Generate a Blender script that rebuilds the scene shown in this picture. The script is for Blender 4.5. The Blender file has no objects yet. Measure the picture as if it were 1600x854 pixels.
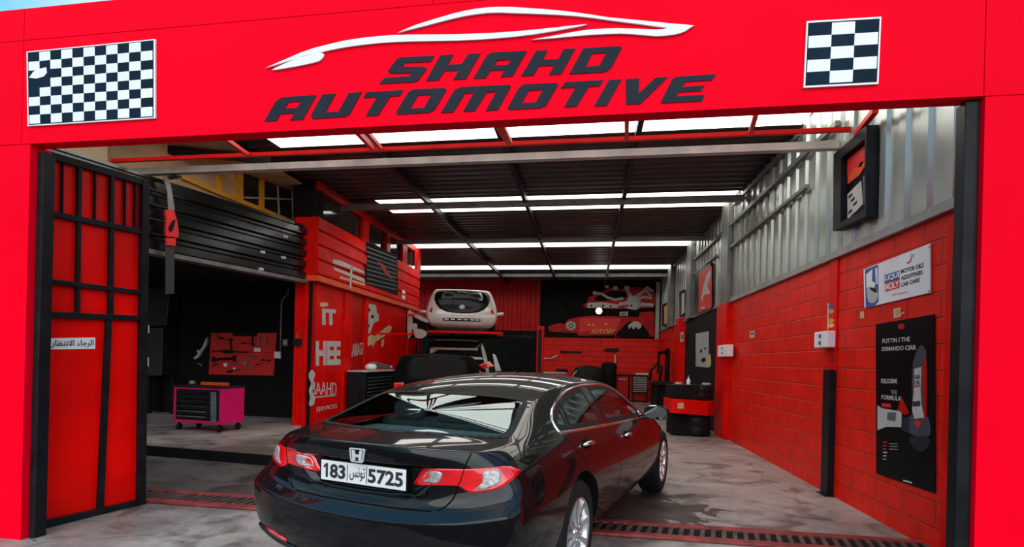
import bpy, bmesh, math, random
from mathutils import Vector, Matrix
from mathutils.bvhtree import BVHTree
from mathutils.geometry import tessellate_polygon
random.seed(4)
S = bpy.context.scene
COL = S.collection
# ---------------------------------------------------------------- camera
CAM_H, FPX, PPX = 1.40, 880.0, 800.0
ROLL = math.atan(0.025)
PPY = 566 + 0.025 * (PPX - 917)
cd = bpy.data.cameras.new('camera'); cam = bpy.data.objects.new('camera', cd); COL.objects.link(cam)
cd.sensor_width = 36; cd.sensor_fit = 'HORIZONTAL'
cd.lens = 36 * FPX / 1600
cd.shift_x = -(PPX - 800) / 1600
cd.shift_y = (PPY - 427) / 1600
cd.clip_start = .05
cam.matrix_world = Matrix.Translation((0, 0, CAM_H)) @ Matrix.Rotation(math.pi/2, 4, 'X') @ Matrix.Rotation(ROLL, 4, 'Z')
S.camera = cam
# ---------------------------------------------------------------- light and exposure
S.view_settings.view_transform = 'Standard'; S.view_settings.look = 'None'
S.view_settings.gamma = 1; S.view_settings.use_curve_mapping = False
S.view_settings.exposure = 0.12
S.cycles.use_denoising = True
S.cycles.max_bounces = 8; S.cycles.transparent_max_bounces = 12
S.cycles.sample_clamp_indirect = 4
W = bpy.data.worlds.new('sky'); S.world = W; W.use_nodes = True
wn = W.node_tree; wn.nodes.clear()
def WN(t, **k):
    n = wn.nodes.new(t)
    for a, b in k.items(): setattr(n, a, b)
    return n
wo = WN('ShaderNodeOutputWorld'); bg = WN('ShaderNodeBackground'); wn.links.new(bg.outputs[0], wo.inputs[0])
tc = WN('ShaderNodeTexCoord'); nz = WN('ShaderNodeTexNoise'); nz.inputs['Scale'].default_value = 2.2; nz.inputs['Detail'].default_value = 6
wn.links.new(tc.outputs['Generated'], nz.inputs['Vector'])
cr = WN('ShaderNodeValToRGB'); cr.color_ramp.elements[0].position = .47; cr.color_ramp.elements[1].position = .66
cr.color_ramp.elements[0].color = (.16, .55, .90, 1); cr.color_ramp.elements[1].color = (1.0, 1.0, 1.0, 1)
wn.links.new(nz.outputs['Fac'], cr.inputs[0])
sx = WN('ShaderNodeSeparateXYZ'); wn.links.new(tc.outputs['Generated'], sx.inputs[0])          # dark skyline of the street low down
mr_ = WN('ShaderNodeMapRange'); mr_.interpolation_type = 'SMOOTHSTEP'; wn.links.new(sx.outputs['Z'], mr_.inputs[0]); mr_.inputs[1].default_value = .10; mr_.inputs[2].default_value = .24
mxw = WN('ShaderNodeMix', data_type='RGBA'); wn.links.new(mr_.outputs[0], mxw.inputs[0]); mxw.inputs[6].default_value = (.07, .07, .075, 1); wn.links.new(cr.outputs[0], mxw.inputs[7]); wn.links.new(mxw.outputs[2], bg.inputs['Color'])
bg.inputs['Strength'].default_value = 1.15
sd = bpy.data.lights.new('sun', 'SUN'); sun = bpy.data.objects.new('sun', sd); COL.objects.link(sun)
sd.energy = 2.7; sd.angle = math.radians(80); sd.color = (1.0, .97, .92)
sun.rotation_euler = Vector((0.04, 1.0, -.56)).to_track_quat('-Z', 'Y').to_euler()
SKYLIGHT = 3.4
# ---------------------------------------------------------------- materials
MATS = {}
def mat(name, col=(.5, .5, .5), rough=.5, metal=0, coat=0, noise=None, bump=None, emit=None, spec=.5):
    """principled material; noise=(scale, strength) varies the tone, bump=(scale, strength) the surface"""
    if name in MATS: return MATS[name]
    m = bpy.data.materials.new(name); m.use_nodes = True; n = m.node_tree
    b = n.nodes['Principled BSDF']
    b.inputs['Base Color'].default_value = (*col, 1); b.inputs['Roughness'].default_value = rough
    b.inputs['Metallic'].default_value = metal; b.inputs['Coat Weight'].default_value = coat; b.inputs['Coat Roughness'].default_value = .03
    b.inputs['Specular IOR Level'].default_value = spec
    t = n.nodes.new('ShaderNodeTexCoord')
    if noise:
        x = n.nodes.new('ShaderNodeTexNoise'); x.inputs['Scale'].default_value = noise[0]; x.inputs['Detail'].default_value = 5
        n.links.new(t.outputs['Object'], x.inputs['Vector'])
        r = n.nodes.new('ShaderNodeValToRGB')
        k = noise[1]; r.color_ramp.elements[0].position = .3; r.color_ramp.elements[1].position = .7
        r.color_ramp.elements[0].color = (*[c * (1 - k) for c in col], 1); r.color_ramp.elements[1].color = (*[min(1, c * (1 + k)) for c in col], 1)
        n.links.new(x.outputs['Fac'], r.inputs[0]); n.links.new(r.outputs[0], b.inputs['Base Color'])
    if bump:
        x = n.nodes.new('ShaderNodeTexNoise'); x.inputs['Scale'].default_value = bump[0]; x.inputs['Detail'].default_value = 4
        n.links.new(t.outputs['Object'], x.inputs['Vector'])
        u = n.nodes.new('ShaderNodeBump'); u.inputs['Strength'].default_value = bump[1]; u.inputs['Distance'].default_value = .02
        n.links.new(x.outputs['Fac'], u.inputs['Height']); n.links.new(u.outputs[0], b.inputs['Normal'])
    if emit:
        b.inputs['Emission Color'].default_value = (*emit[0], 1); b.inputs['Emission Strength'].default_value = emit[1]
    MATS[name] = m
    return m
RED = (.86, .006, .012)
M_fac = mat('facade_red', (.93, .0005, .016), .5, noise=(.6, .05), spec=.02)
M_red = mat('gloss_red', (.70, .004, .002), .42, noise=(2.5, .18), bump=(9, .08), spec=.10)
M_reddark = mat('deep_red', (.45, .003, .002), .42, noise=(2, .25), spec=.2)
M_doorred = mat('door_red', (.90, .002, .001), .4, noise=(1.6, .22), bump=(5, .06), spec=.15)
M_black = mat('black_steel', (.010, .011, .013), .38, noise=(6, .4), spec=.12)
M_blackmatt = mat('black_paint', (.006, .006, .006), .75, noise=(3, .4), spec=.15)
M_rubber = mat('rubber', (.010, .010, .010), .7, bump=(60, .2), spec=.2)
M_navy = mat('navy_vinyl', (.020, .024, .034), .5, noise=(3, .15), spec=.06)
M_white = mat('white_vinyl', (.82, .83, .85), .45, noise=(3, .05))
M_whitepaint = mat('white_paint', (.55, .54, .50), .3, coat=.6, noise=(2, .08))
M_grey = mat('grey_steel', (.20, .205, .20), .45, .6, noise=(5, .25))
M_lightgrey = mat('light_grey_steel', (.46, .46, .43), .5, .05, noise=(4, .2))
M_chrome = mat('chrome', (.75, .75, .76), .12, 1)
M_alloy = mat('alloy', (.62, .62, .63), .28, .85, noise=(10, .1))
M_beige = mat('beige_wall', (.50, .35, .18), .6, noise=(1.2, .45), bump=(3, .2))
M_ledge = mat('ledge_grey', (.30, .30, .29), .5, .2, noise=(4, .2))
M_greydark = mat('dark_grey_print', (.022, .025, .034), .5, noise=(6, .15), spec=.1)
M_cream = mat('cream_board', (.72, .58, .34), .6, noise=(2, .15))
M_yellow = mat('yellow_paint', (.72, .36, .02), .4, noise=(4, .2))
M_pink = mat('magenta_paint', (.62, .008, .12), .35, noise=(3, .1), spec=.25)
M_blue = mat('blue_print', (.02, .10, .36), .5, noise=(4, .1))
M_posterblack = mat('poster_black', (.004, .004, .005), .4, noise=(3, .3), spec=.06)
M_greyblue = mat('grey_blue_print', (.10, .12, .16), .4, noise=(6, .2))
M_cable = mat('cable_black', (.01, .01, .01), .5, noise=(10, .2), spec=.2)
M_pale = mat('pale_print', (.50, .49, .47), .5, noise=(6, .12))
M_tan = mat('tan_print', (.62, .45, .24), .5, noise=(6, .12))
M_redprint = mat('red_print', (.70, .01, .01), .5, noise=(6, .12))
M_orange = mat('orange_red', (.75, .07, .01), .4, noise=(5, .15))
M_lamp = mat('lamp_glow', (1, 1, 1), .5, emit=((1, .97, .9), 14))
# ---------------------------------------------------------------- mesh helpers
class MB:
    def __init__(s): s.bm = bmesh.new(); s.uv = s.bm.loops.layers.uv.new('uv')
    def quad(s, *p, mi=0):
        f = s.bm.faces.new([s.bm.verts.new(q) for q in p]); f.material_index = mi; return f
    def box(s, o, ex, ey, ez, mi=0):
        """box from corner o along three edge vectors"""
        o, ex, ey, ez = map(Vector, (o, ex, ey, ez))
        v = [s.bm.verts.new(o + ex*a + ey*b + ez*c) for c in (0, 1) for b in (0, 1) for a in (0, 1)]
        flip = ex.cross(ey).dot(ez) < 0
        for q in ((0, 2, 3, 1), (4, 5, 7, 6), (0, 1, 5, 4), (2, 6, 7, 3), (0, 4, 6, 2), (1, 3, 7, 5)):
            f = s.bm.faces.new([v[i] for i in (q[::-1] if flip else q)]); f.material_index = mi
        return s
    def abox(s, x0, x1, y0, y1, z0, z1, mi=0): return s.box((x0, y0, z0), (x1-x0, 0, 0), (0, y1-y0, 0), (0, 0, z1-z0), mi)
    def bar(s, a, b, w, h=None, up=(0, 0, 1), mi=0):
        """rectangular bar from a to b, w across and h along up"""
        a, b = Vector(a), Vector(b); d = b - a; h = h or w; up = Vector(up)
        x = d.cross(up)
        if x.length < 1e-5: x = d.cross(Vector((1, 0, 0)))
        x.normalize(); y = x.cross(d).normalized()
        return s.box(a - x*w/2 - y*h/2, x*w, y*h, d, mi)
    def tube(s, pts, r, n=10, mi=0, cap=True):
        pts = [Vector(p) for p in pts]; rs = r if isinstance(r, (list, tuple)) else [r]*len(pts)
        rings = []; ref = None
        for i, p in enumerate(pts):
            d = (pts[min(i+1, len(pts)-1)] - pts[max(i-1, 0)]).normalized()
            if ref is None:
                ref = d.cross(Vector((0, 0, 1)))
                if ref.length < .05: ref = d.cross(Vector((1, 0, 0)))
            x = (ref - d*ref.dot(d)).normalized(); y = d.cross(x); ref = x
            rings.append([s.bm.verts.new(p + (x*math.cos(t) + y*math.sin(t))*rs[i]) for t in [2*math.pi*k/n for k in range(n)]])
        for A, B in zip(rings, rings[1:]):
            for k in range(n):
                f = s.bm.faces.new((A[k], A[(k+1) % n], B[(k+1) % n], B[k])); f.material_index = mi; f.smooth = True
        if cap:
            for R_, fl in ((rings[0], 1), (rings[-1], 0)):
                f = s.bm.faces.new(R_[::-1] if fl else R_); f.material_index = mi
        return s
    def lathe(s, prof, c=(0, 0, 0), ax=(0, 0, 1), n=32, mi=0, closed=False):
        """prof: (radius, height along ax)"""
        c = Vector(c); ax = Vector(ax).normalized(); x = ax.orthogonal().normalized(); y = ax.cross(x)
        rings = [[s.bm.verts.new(c + ax*h + (x*math.cos(t) + y*math.sin(t))*max(r, 1e-4)) for t in [2*math.pi*k/n for k in range(n)]] for r, h in prof]
        pairs = list(zip(rings, rings[1:])) + ([(rings[-1], rings[0])] if closed else [])
        for A, B in pairs:
            for k in range(n):
                f = s.bm.faces.new((A[k], A[(k+1) % n], B[(k+1) % n], B[k])); f.material_index = mi; f.smooth = True
        if not closed:
            s.bm.faces.new(rings[0][::-1]).material_index = mi; s.bm.faces.new(rings[-1]).material_index = mi
        return s
    def prism(s, pts, n, t, holes=(), mi=0):
        """flat outline pts (3D, coplanar) with thickness t along n; pts is the back, pts + n*t the front"""
        n = Vector(n).normalized(); loops = [[Vector(p) for p in pts]] + [[Vector(p) for p in h] for h in holes]
        ref = loops[0][0]; x = n.orthogonal().normalized(); y = n.cross(x)
        flat = [[Vector(((p-ref).dot(x), (p-ref).dot(y), 0)) for p in l] for l in loops]
        tris = tessellate_polygon(flat)
        A = [s.bm.verts.new(p) for l in loops for p in l]; B = [s.bm.verts.new(p + n*t) for l in loops for p in l]
        for a, b, c in tris:
            if len({a, b, c}) < 3: continue
            u, v, w = (sum(flat, [])[i] for i in (a, b, c))
            if (v-u).cross(w-u).z < 0: b, c = c, b
            try:
                s.bm.faces.new((B[a], B[b], B[c])).material_index = mi
                s.bm.faces.new((A[a], A[c], A[b])).material_index = mi
            except ValueError: pass
        o = 0
        for l in loops:
            k = len(l)
            for i in range(k):
                try: s.bm.faces.new((A[o+i], A[o+(i+1) % k], B[o+(i+1) % k], B[o+i])).material_index = mi
                except ValueError: pass
            o += k
        return s
    def build(s, name, m, parent=None, bevel=0, smooth=False, seg=2, recalc=True):
        if recalc: bmesh.ops.recalc_face_normals(s.bm, faces=s.bm.faces)
        me = bpy.data.meshes.new(name); s.bm.to_mesh(me); s.bm.free()
        o = bpy.data.objects.new(name, me); COL.objects.link(o)
        for q in (m if isinstance(m, (list, tuple)) else [m]): me.materials.append(q)
        if bevel:
            b = o.modifiers.new('bevel', 'BEVEL'); b.width = bevel; b.segments = seg; b.limit_method = 'ANGLE'; b.angle_limit = math.radians(40)
        if smooth:
            for p in me.polygons: p.use_smooth = True
        if parent is not None: put(o, parent)
        return o
def put(o, parent):
    o.parent = parent
    w = Vector((0, 0, 0)); p = parent
    while p is not None:
        if p.get('local'): return         # things built about their own origin
        w += p.location; p = p.parent
    o.location = -w                       # meshes are written in world coordinates
def tag(o, label=None, cat=None, group=None, kind=None):
    if label: o['label'] = label
    if cat: o['category'] = cat
    if group: o['group'] = group
    if kind: o['kind'] = kind
    return o
def empty(name, loc, label, cat, group=None, rz=0, local=False):
    o = bpy.data.objects.new(name, None); o.empty_display_size = .1; COL.objects.link(o); o.location = loc; o.rotation_euler = (0, 0, rz)
    if local: o['local'] = 1
    return tag(o, label, cat, group)
def struct(o): o['kind'] = 'structure'; return o
# ---------------------------------------------------------------- reading positions off the photograph
def ray(px, py):
    u, v = px - PPX, py - PPY; c, s = math.cos(ROLL), math.sin(ROLL)
    return Vector(((u*c + v*s)/FPX, 1, -(-u*s + v*c)/FPX))
EYE = Vector((0, 0, CAM_H))
def at(px, py, d): return EYE + ray(px, py)*d
def fp(px, py, z=0):
    r = ray(px, py); return EYE + r*((z - CAM_H)/r.z)
class Plane:
    def __init__(s, p, n):
        s.p = Vector(p); s.n = Vector(n).normalized()
        if s.n.dot(EYE - s.p) < 0: s.n = -s.n
        s.u = Vector((0, 0, 1)).cross(s.n).normalized()        # horizontal axis, rightwards as seen from the camera
        s.v = s.n.cross(s.u)
    def __call__(s, px, py):
        r = ray(px, py); return EYE + r*((s.p - EYE).dot(s.n)/r.dot(s.n))
    def off(s, d): return Plane(s.p + s.n*d, s.n)
    def uz(s, px, py):
        q = s(px, py) - s.p; return q.dot(s.u), q.dot(s.v)
def vplane(a, b): return Plane(a, Vector((b.y-a.y, -(b.x-a.x), 0)))
def smoothpts(pts, k=5):
    out = []; n = len(pts)
    for i in range(n):
        p0, p1, p2, p3 = (Vector((*pts[j % n], 0)) for j in (i-1, i, i+1, i+2))
        for j in range(k):
            t = j/k
            q = .5*((2*p1) + (p2-p0)*t + (2*p0-5*p1+4*p2-p3)*t*t + (3*p1-p0-3*p2+p3)*t**3)
            out.append((q.x, q.y))
    return out
def flat(name, pl, pts, t, m, parent=None, holes=(), off=0.0, bevel=0):
    """solid plate of thickness t standing on plane pl, its outline read in photo pixels"""
    b = MB(); q = pl.off(off)
    b.prism([q(*p) for p in pts], pl.n, t, [[q(*p) for p in h] for h in holes])
    return b.build(name, m, parent, bevel)
def text_mesh(body, bold=0.0):
    c = bpy.data.curves.new('t', 'FONT'); c.body = body; c.offset = bold; c.resolution_u = 3
    o = bpy.data.objects.new('t', c); COL.objects.link(o)
    bpy.context.view_layer.update()
    me = bpy.data.meshes.new_from_object(o.evaluated_get(bpy.context.evaluated_depsgraph_get()))
    bpy.data.objects.remove(o); bpy.data.curves.remove(c)
    return me
def text_on(name, body, quad, n, m, parent=None, t=.003, bold=0.0, shear=0.0):
    """letters filling the 3D quad (bottom-left, bottom-right, top-right, top-left)"""
    me = text_mesh(body, bold); vs = [v.co.copy() for v in me.vertices]
    x0, x1 = min(v.x for v in vs), max(v.x for v in vs); y0, y1 = min(v.y for v in vs), max(v.y for v in vs)
    bl, br, tr, tl = map(Vector, quad); n = Vector(n).normalized()
    P = []
    for v in vs:
        a, b = (v.x-x0)/(x1-x0), (v.y-y0)/(y1-y0); a += shear*(b-.5)
        P.append((bl*(1-a) + br*a)*(1-b) + (tl*(1-a) + tr*a)*b)
    b = MB(); A = [b.bm.verts.new(p + n*t) for p in P]
    for f in me.polygons:
        try: b.bm.faces.new([A[i] for i in f.vertices])
        except ValueError: pass
    r = bmesh.ops.extrude_face_region(b.bm, geom=b.bm.faces[:])
    for v in [g for g in r['geom'] if isinstance(g, bmesh.types.BMVert)]: v.co -= n*t
    bpy.data.meshes.remove(me)
    return b.build(name, m, parent)
def text_px(name, body, pl, pts, m, parent=None, t=.003, bold=0.0, off=0.0):
    q = pl.off(off); return text_on(name, body, [q(*p) for p in pts], pl.n, m, parent, t, bold)
# ---------------------------------------------------------------- frames of the place
Z = Vector((0, 0, 1))
D = ray(917, 566); D.z = 0; D.normalize()                          # into the hall
L = -(ray(-4211, 437.6)); L.z = 0; L.normalize()                   # along the facade, rightwards
FW = Plane(fp(20, 842), (L.y, -L.x, 0))                            # facade front
FIN = -FW.n
RW = vplane(fp(1143, 689), fp(1447, 854))                          # right wall
ROOF = 4.6
rwd = (fp(1143, 689) - fp(1447, 854)).normalized()
BW = Plane(RW(1030, 560), (L.y, -L.x, 0))                          # back wall
ZB = (RW(1140, 472).z + RW(1495, 322).z)/2                         # top of the block work
CL = at(490, 500, 10.35); CL.z = 0
LW = vplane(CL, CL + D)                                            # side of the red store room
LF = Plane(CL, (L.y, -L.x, 0))                                     # its front
def fpos(u, w, z): return FW.p + FW.u*u + FIN*w + Z*z
def fbox(b, u0, u1, w0, w1, z0, z1, mi=0): return b.box(fpos(u0, w0, z0), FW.u*(u1-u0), FIN*(w1-w0), Z*(z1-z0), mi)
def FU(px, py): return FW.uz(px, py)
# ---------------------------------------------------------------- special surfaces
def concrete():
    m = bpy.data.materials.new('concrete_floor'); m.use_nodes = True; n = m.node_tree; b = n.nodes['Principled BSDF']
    t = n.nodes.new('ShaderNodeTexCoord')
    def noise(sc, det=6, dist=0, rough=.6):
        x = n.nodes.new('ShaderNodeTexNoise'); x.inputs['Scale'].default_value = sc; x.inputs['Detail'].default_value = det
        x.inputs['Distortion'].default_value = dist; x.inputs['Roughness'].default_value = rough
        n.links.new(t.outputs['Object'], x.inputs['Vector']); return x.outputs['Fac']
    def ramp(f, p0, p1, c0, c1):
        r = n.nodes.new('ShaderNodeValToRGB'); e = r.color_ramp.elements; e[0].position = p0; e[1].position = p1
        e[0].color = (*c0, 1); e[1].color = (*c1, 1); n.links.new(f, r.inputs[0]); return r.outputs[0]
    def mul(a, c):
        x = n.nodes.new('ShaderNodeMix'); x.data_type = 'RGBA'; x.blend_type = 'MULTIPLY'; x.inputs[0].default_value = 1
        n.links.new(a, x.inputs[6]); n.links.new(c, x.inputs[7]); return x.outputs[2]
    base = ramp(noise(.8), .3, .72, (.20, .178, .162), (.47, .41, .375))
    fine = ramp(noise(14, 8), .3, .7, (.78, .77, .76), (1.0, 1.0, 1.0))
    stain = ramp(noise(1.7, 8, 1.2), .36, .50, (.42, .40, .39), (1, 1, 1))
    spots = ramp(noise(6, 3, 2.0), .27, .31, (.22, .21, .2), (1, 1, 1))
    # oil and water puddle beside the car, with a shape of its own
    vd = n.nodes.new('ShaderNodeVectorMath'); vd.operation = 'DISTANCE'; n.links.new(t.outputs['Object'], vd.inputs[0]); vd.inputs[1].default_value = PUDDLE
    ad = n.nodes.new('ShaderNodeMath'); ad.operation = 'MULTIPLY_ADD'; n.links.new(noise(3.2, 6, .8), ad.inputs[0]); ad.inputs[1].default_value = 2.4; n.links.new(vd.outputs['Value'], ad.inputs[2])
    pud = ramp(ad.outputs[0], .0, 1.0, (.10, .085, .08), (1, 1, 1)).node.color_ramp
    e = pud.elements; e[0].position = .0; e[1].position = 1.0
    mp = n.nodes.new('ShaderNodeMapRange'); n.links.new(ad.outputs[0], mp.inputs[0]); mp.inputs[1].default_value = 1.85; mp.inputs[2].default_value = 1.98
    pc = ramp(mp.outputs[0], 0, 1, (.16, .14, .13), (1, 1, 1))
    vd2 = n.nodes.new('ShaderNodeVectorMath'); vd2.operation = 'DISTANCE'; n.links.new(t.outputs['Object'], vd2.inputs[0]); vd2.inputs[1].default_value = DIRT
    ad2 = n.nodes.new('ShaderNodeMath'); ad2.operation = 'MULTIPLY_ADD'; n.links.new(noise(1.3, 7, 1.0), ad2.inputs[0]); ad2.inputs[1].default_value = 3.0; n.links.new(vd2.outputs['Value'], ad2.inputs[2])
    mp2 = n.nodes.new('ShaderNodeMapRange'); n.links.new(ad2.outputs[0], mp2.inputs[0]); mp2.inputs[1].default_value = 2.6; mp2.inputs[2].default_value = 3.9
    dirt = ramp(mp2.outputs[0], 0, 1, (.30, .30, .30), (1, 1, 1))
    col = mul(mul(mul(mul(mul(base, fine), stain), spots), pc), dirt)
    n.links.new(col, b.inputs['Base Color'])
    rg = n.nodes.new('ShaderNodeMapRange'); n.links.new(noise(2.3, 5), rg.inputs[0]); rg.inputs[3].default_value = .28; rg.inputs[4].default_value = .62
    n.links.new(rg.outputs[0], b.inputs['Roughness'])
    u = n.nodes.new('ShaderNodeBump'); u.inputs['Strength'].default_value = .25; u.inputs['Distance'].default_value = .01
    n.links.new(noise(18, 8), u.inputs['Height']); n.links.new(u.outputs[0], b.inputs['Normal'])
    return m
PUDDLE = fp(985, 790); DIRT = fp(330, 740)
M_floor = concrete()
def blocks():
    m = bpy.data.materials.new('painted_blocks'); m.use_nodes = True; n = m.node_tree; b = n.nodes['Principled BSDF']
    uv = n.nodes.new('ShaderNodeUVMap'); uv.uv_map = 'uv'
    br = n.nodes.new('ShaderNodeTexBrick'); n.links.new(uv.outputs[0], br.inputs['Vector'])
    br.inputs['Scale'].default_value = 1; br.inputs['Brick Width'].default_value = .46; br.inputs['Row Height'].default_value = .205
    br.inputs['Mortar Size'].default_value = .009; br.inputs['Mortar Smooth'].default_value = .6
    br.inputs['Color1'].default_value = (.92, .014, .003, 1); br.inputs['Color2'].default_value = (.82, .010, .003, 1); br.inputs['Mortar'].default_value = (.62, .035, .012, 1)
    t = n.nodes.new('ShaderNodeTexCoord'); x = n.nodes.new('ShaderNodeTexNoise'); x.inputs['Scale'].default_value = 5; x.inputs['Detail'].default_value = 6
    n.links.new(t.outputs['Object'], x.inputs['Vector'])
    r = n.nodes.new('ShaderNodeValToRGB'); r.color_ramp.elements[0].position = .3; r.color_ramp.elements[1].position = .7
    r.color_ramp.elements[0].color = (.78, .78, .78, 1); r.color_ramp.elements[1].color = (1.0, 1.0, 1.0, 1); n.links.new(x.outputs['Fac'], r.inputs[0])
    mx = n.nodes.new('ShaderNodeMix'); mx.data_type = 'RGBA'; mx.blend_type = 'MULTIPLY'; mx.inputs[0].default_value = 1
    n.links.new(br.outputs['Color'], mx.inputs[6]); n.links.new(r.outputs[0], mx.inputs[7]); n.links.new(mx.outputs[2], b.inputs['Base Color'])
    b.inputs['Roughness'].default_value = .45; b.inputs['Specular IOR Level'].default_value = .2
    u = n.nodes.new('ShaderNodeBump'); u.inputs['Strength'].default_value = 1.0; u.inputs['Distance'].default_value = .03; u.invert = True
    n.links.new(br.outputs['Fac'], u.inputs['Height'])
    u2 = n.nodes.new('ShaderNodeBump'); u2.inputs['Strength'].default_value = .25; u2.inputs['Distance'].default_value = .02
    n.links.new(x.outputs['Fac'], u2.inputs['Height']); n.links.new(u.outputs[0], u2.inputs['Normal']); n.links.new(u2.outputs[0], b.inputs['Normal'])
    return m
M_block = blocks()
M_zinc = mat('zinc_sheet', (.40, .44, .41), .30, .6, noise=(1.2, .2), bump=(2.5, .15))
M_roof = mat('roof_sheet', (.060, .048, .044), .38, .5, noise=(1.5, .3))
M_skylight = mat('skylight_sheet', (.9, .9, .85), .5, emit=((1.0, .98, .90), SKYLIGHT))
# ---------------------------------------------------------------- floor
b = MB(); b.quad((-14, 1.9, 0), (12, 1.9, 0), (12, 24, 0), (-14, 24, 0)); struct(b.build('floor', M_floor))
b = MB(); b.quad((-40, -40, -.01), (40, -40, -.01), (40, 1.9, -.01), (-40, 1.9, -.01)); struct(b.build('ground', mat('street_asphalt', (.055, .055, .057), .85, noise=(4, .3), bump=(60, .3), spec=.2)))
# ---------------------------------------------------------------- facade
uL, uR = FU(46, 300)[0], FU(1532, 420)[0]
zO = FU(800, 187.3)[1]; zT = FU(100, 7)[1]; zS = FU(200, 49)[1]
uSL, uSR = FU(35.5, 140)[0], FU(1539, 80)[0]
g = .0025
b = MB()
T0, T1 = 0, .03
for (u0, u1, z0, z1) in ((uL-4, uSL, zS, zT), (uSL, (uSL+uSR)/2, zS, zT), ((uSL+uSR)/2, uSR, zS, zT), (uSR, uR+2.5, zS, zT),
                         (uL-4, uSL, zO, zS), (uSL, uSR, zO, zS), (uSR, uR+2.5, zO, zS), (uL-4, uL, 0, zO), (uR, uR+2.5, 0, zO)):
    fbox(b, u0+g, u1-g, 0, .03, z0+(g if z0 else 0), z1-g)
fbox(b, uL-4, uR+2.5, .03, .11, zO+.002, zT-.01)
fbox(b, uL-4, uL-.002, .03, .16, 0, zO)
fbox(b, uR+.002, uR+2.5, .03, .16, 0, zO)
struct(b.build('wall_front', M_fac))
# chequered flag boards
def chequer(name, quad, nx, ny, label, border, extra=None):
    r = empty(name, FW(*quad[3]), label, 'sign', 'chequered flag boards on the facade')
    q = FW.off(.002); c = [q(*p) for p in quad]                     # tl tr br bl
    def P(a, v): return (c[0]*(1-a) + c[1]*a)*(1-v) + (c[3]*(1-a) + c[2]*a)*v
    k = MB(); k.prism([P(0, 1), P(1, 1), P(1, 0), P(0, 0)], FW.n, .012); k.build('backing_board', M_white, r)
    k = MB(); e = border*.62
    k.prism([P(e, 1-e*1.3), P(1-e, 1-e*1.3), P(1-e, e*1.3), P(e, e*1.3)], FW.n, .013); k.build('dark_field', M_checknavy, r)
    k = MB()
    for i in range(nx):
        for j in range(ny):
            if (i+j) % 2 == 1 and (extra is None or (i, j) not in extra):
                a0, a1 = border+(1-2*border)*i/nx, border+(1-2*border)*(i+1)/nx; v0, v1 = border*1.4+(1-2.8*border)*j/ny, border*1.4+(1-2.8*border)*(j+1)/ny
                k.prism([P(a0, v1), P(a1, v1), P(a1, v0), P(a0, v0)], FW.n, .0142)
    k.build('white_squares', M_white, r)
    return r, P
M_checknavy = mat('chequer_navy', (.004, .016, .032), .5, noise=(4, .2), spec=.06)
r, P = chequer('chequered_sign', [(44, 82), (244.5, 62.5), (244.5, 185.5), (45.5, 198)], 11, 8, 'wide black and white chequered board at the left end of the red fascia', .018, {(0, 3), (1, 2)})
k = MB(); k.prism([P(.02, .355), P(.055, .28), (P(.10, .25)), (P(.16, .235)), P(.165, .31), P(.14, .355), P(.08, .375)], FW.n, .0145); k.build('peeling_patch', M_white, r)
chequer('chequered_sign', [(1259.5, 35), (1375.5, 28), (1371, 132.5), (1254.5, 138.5)], 3, 5, 'square black and white chequered board at the right end of the red fascia', .035)
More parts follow.
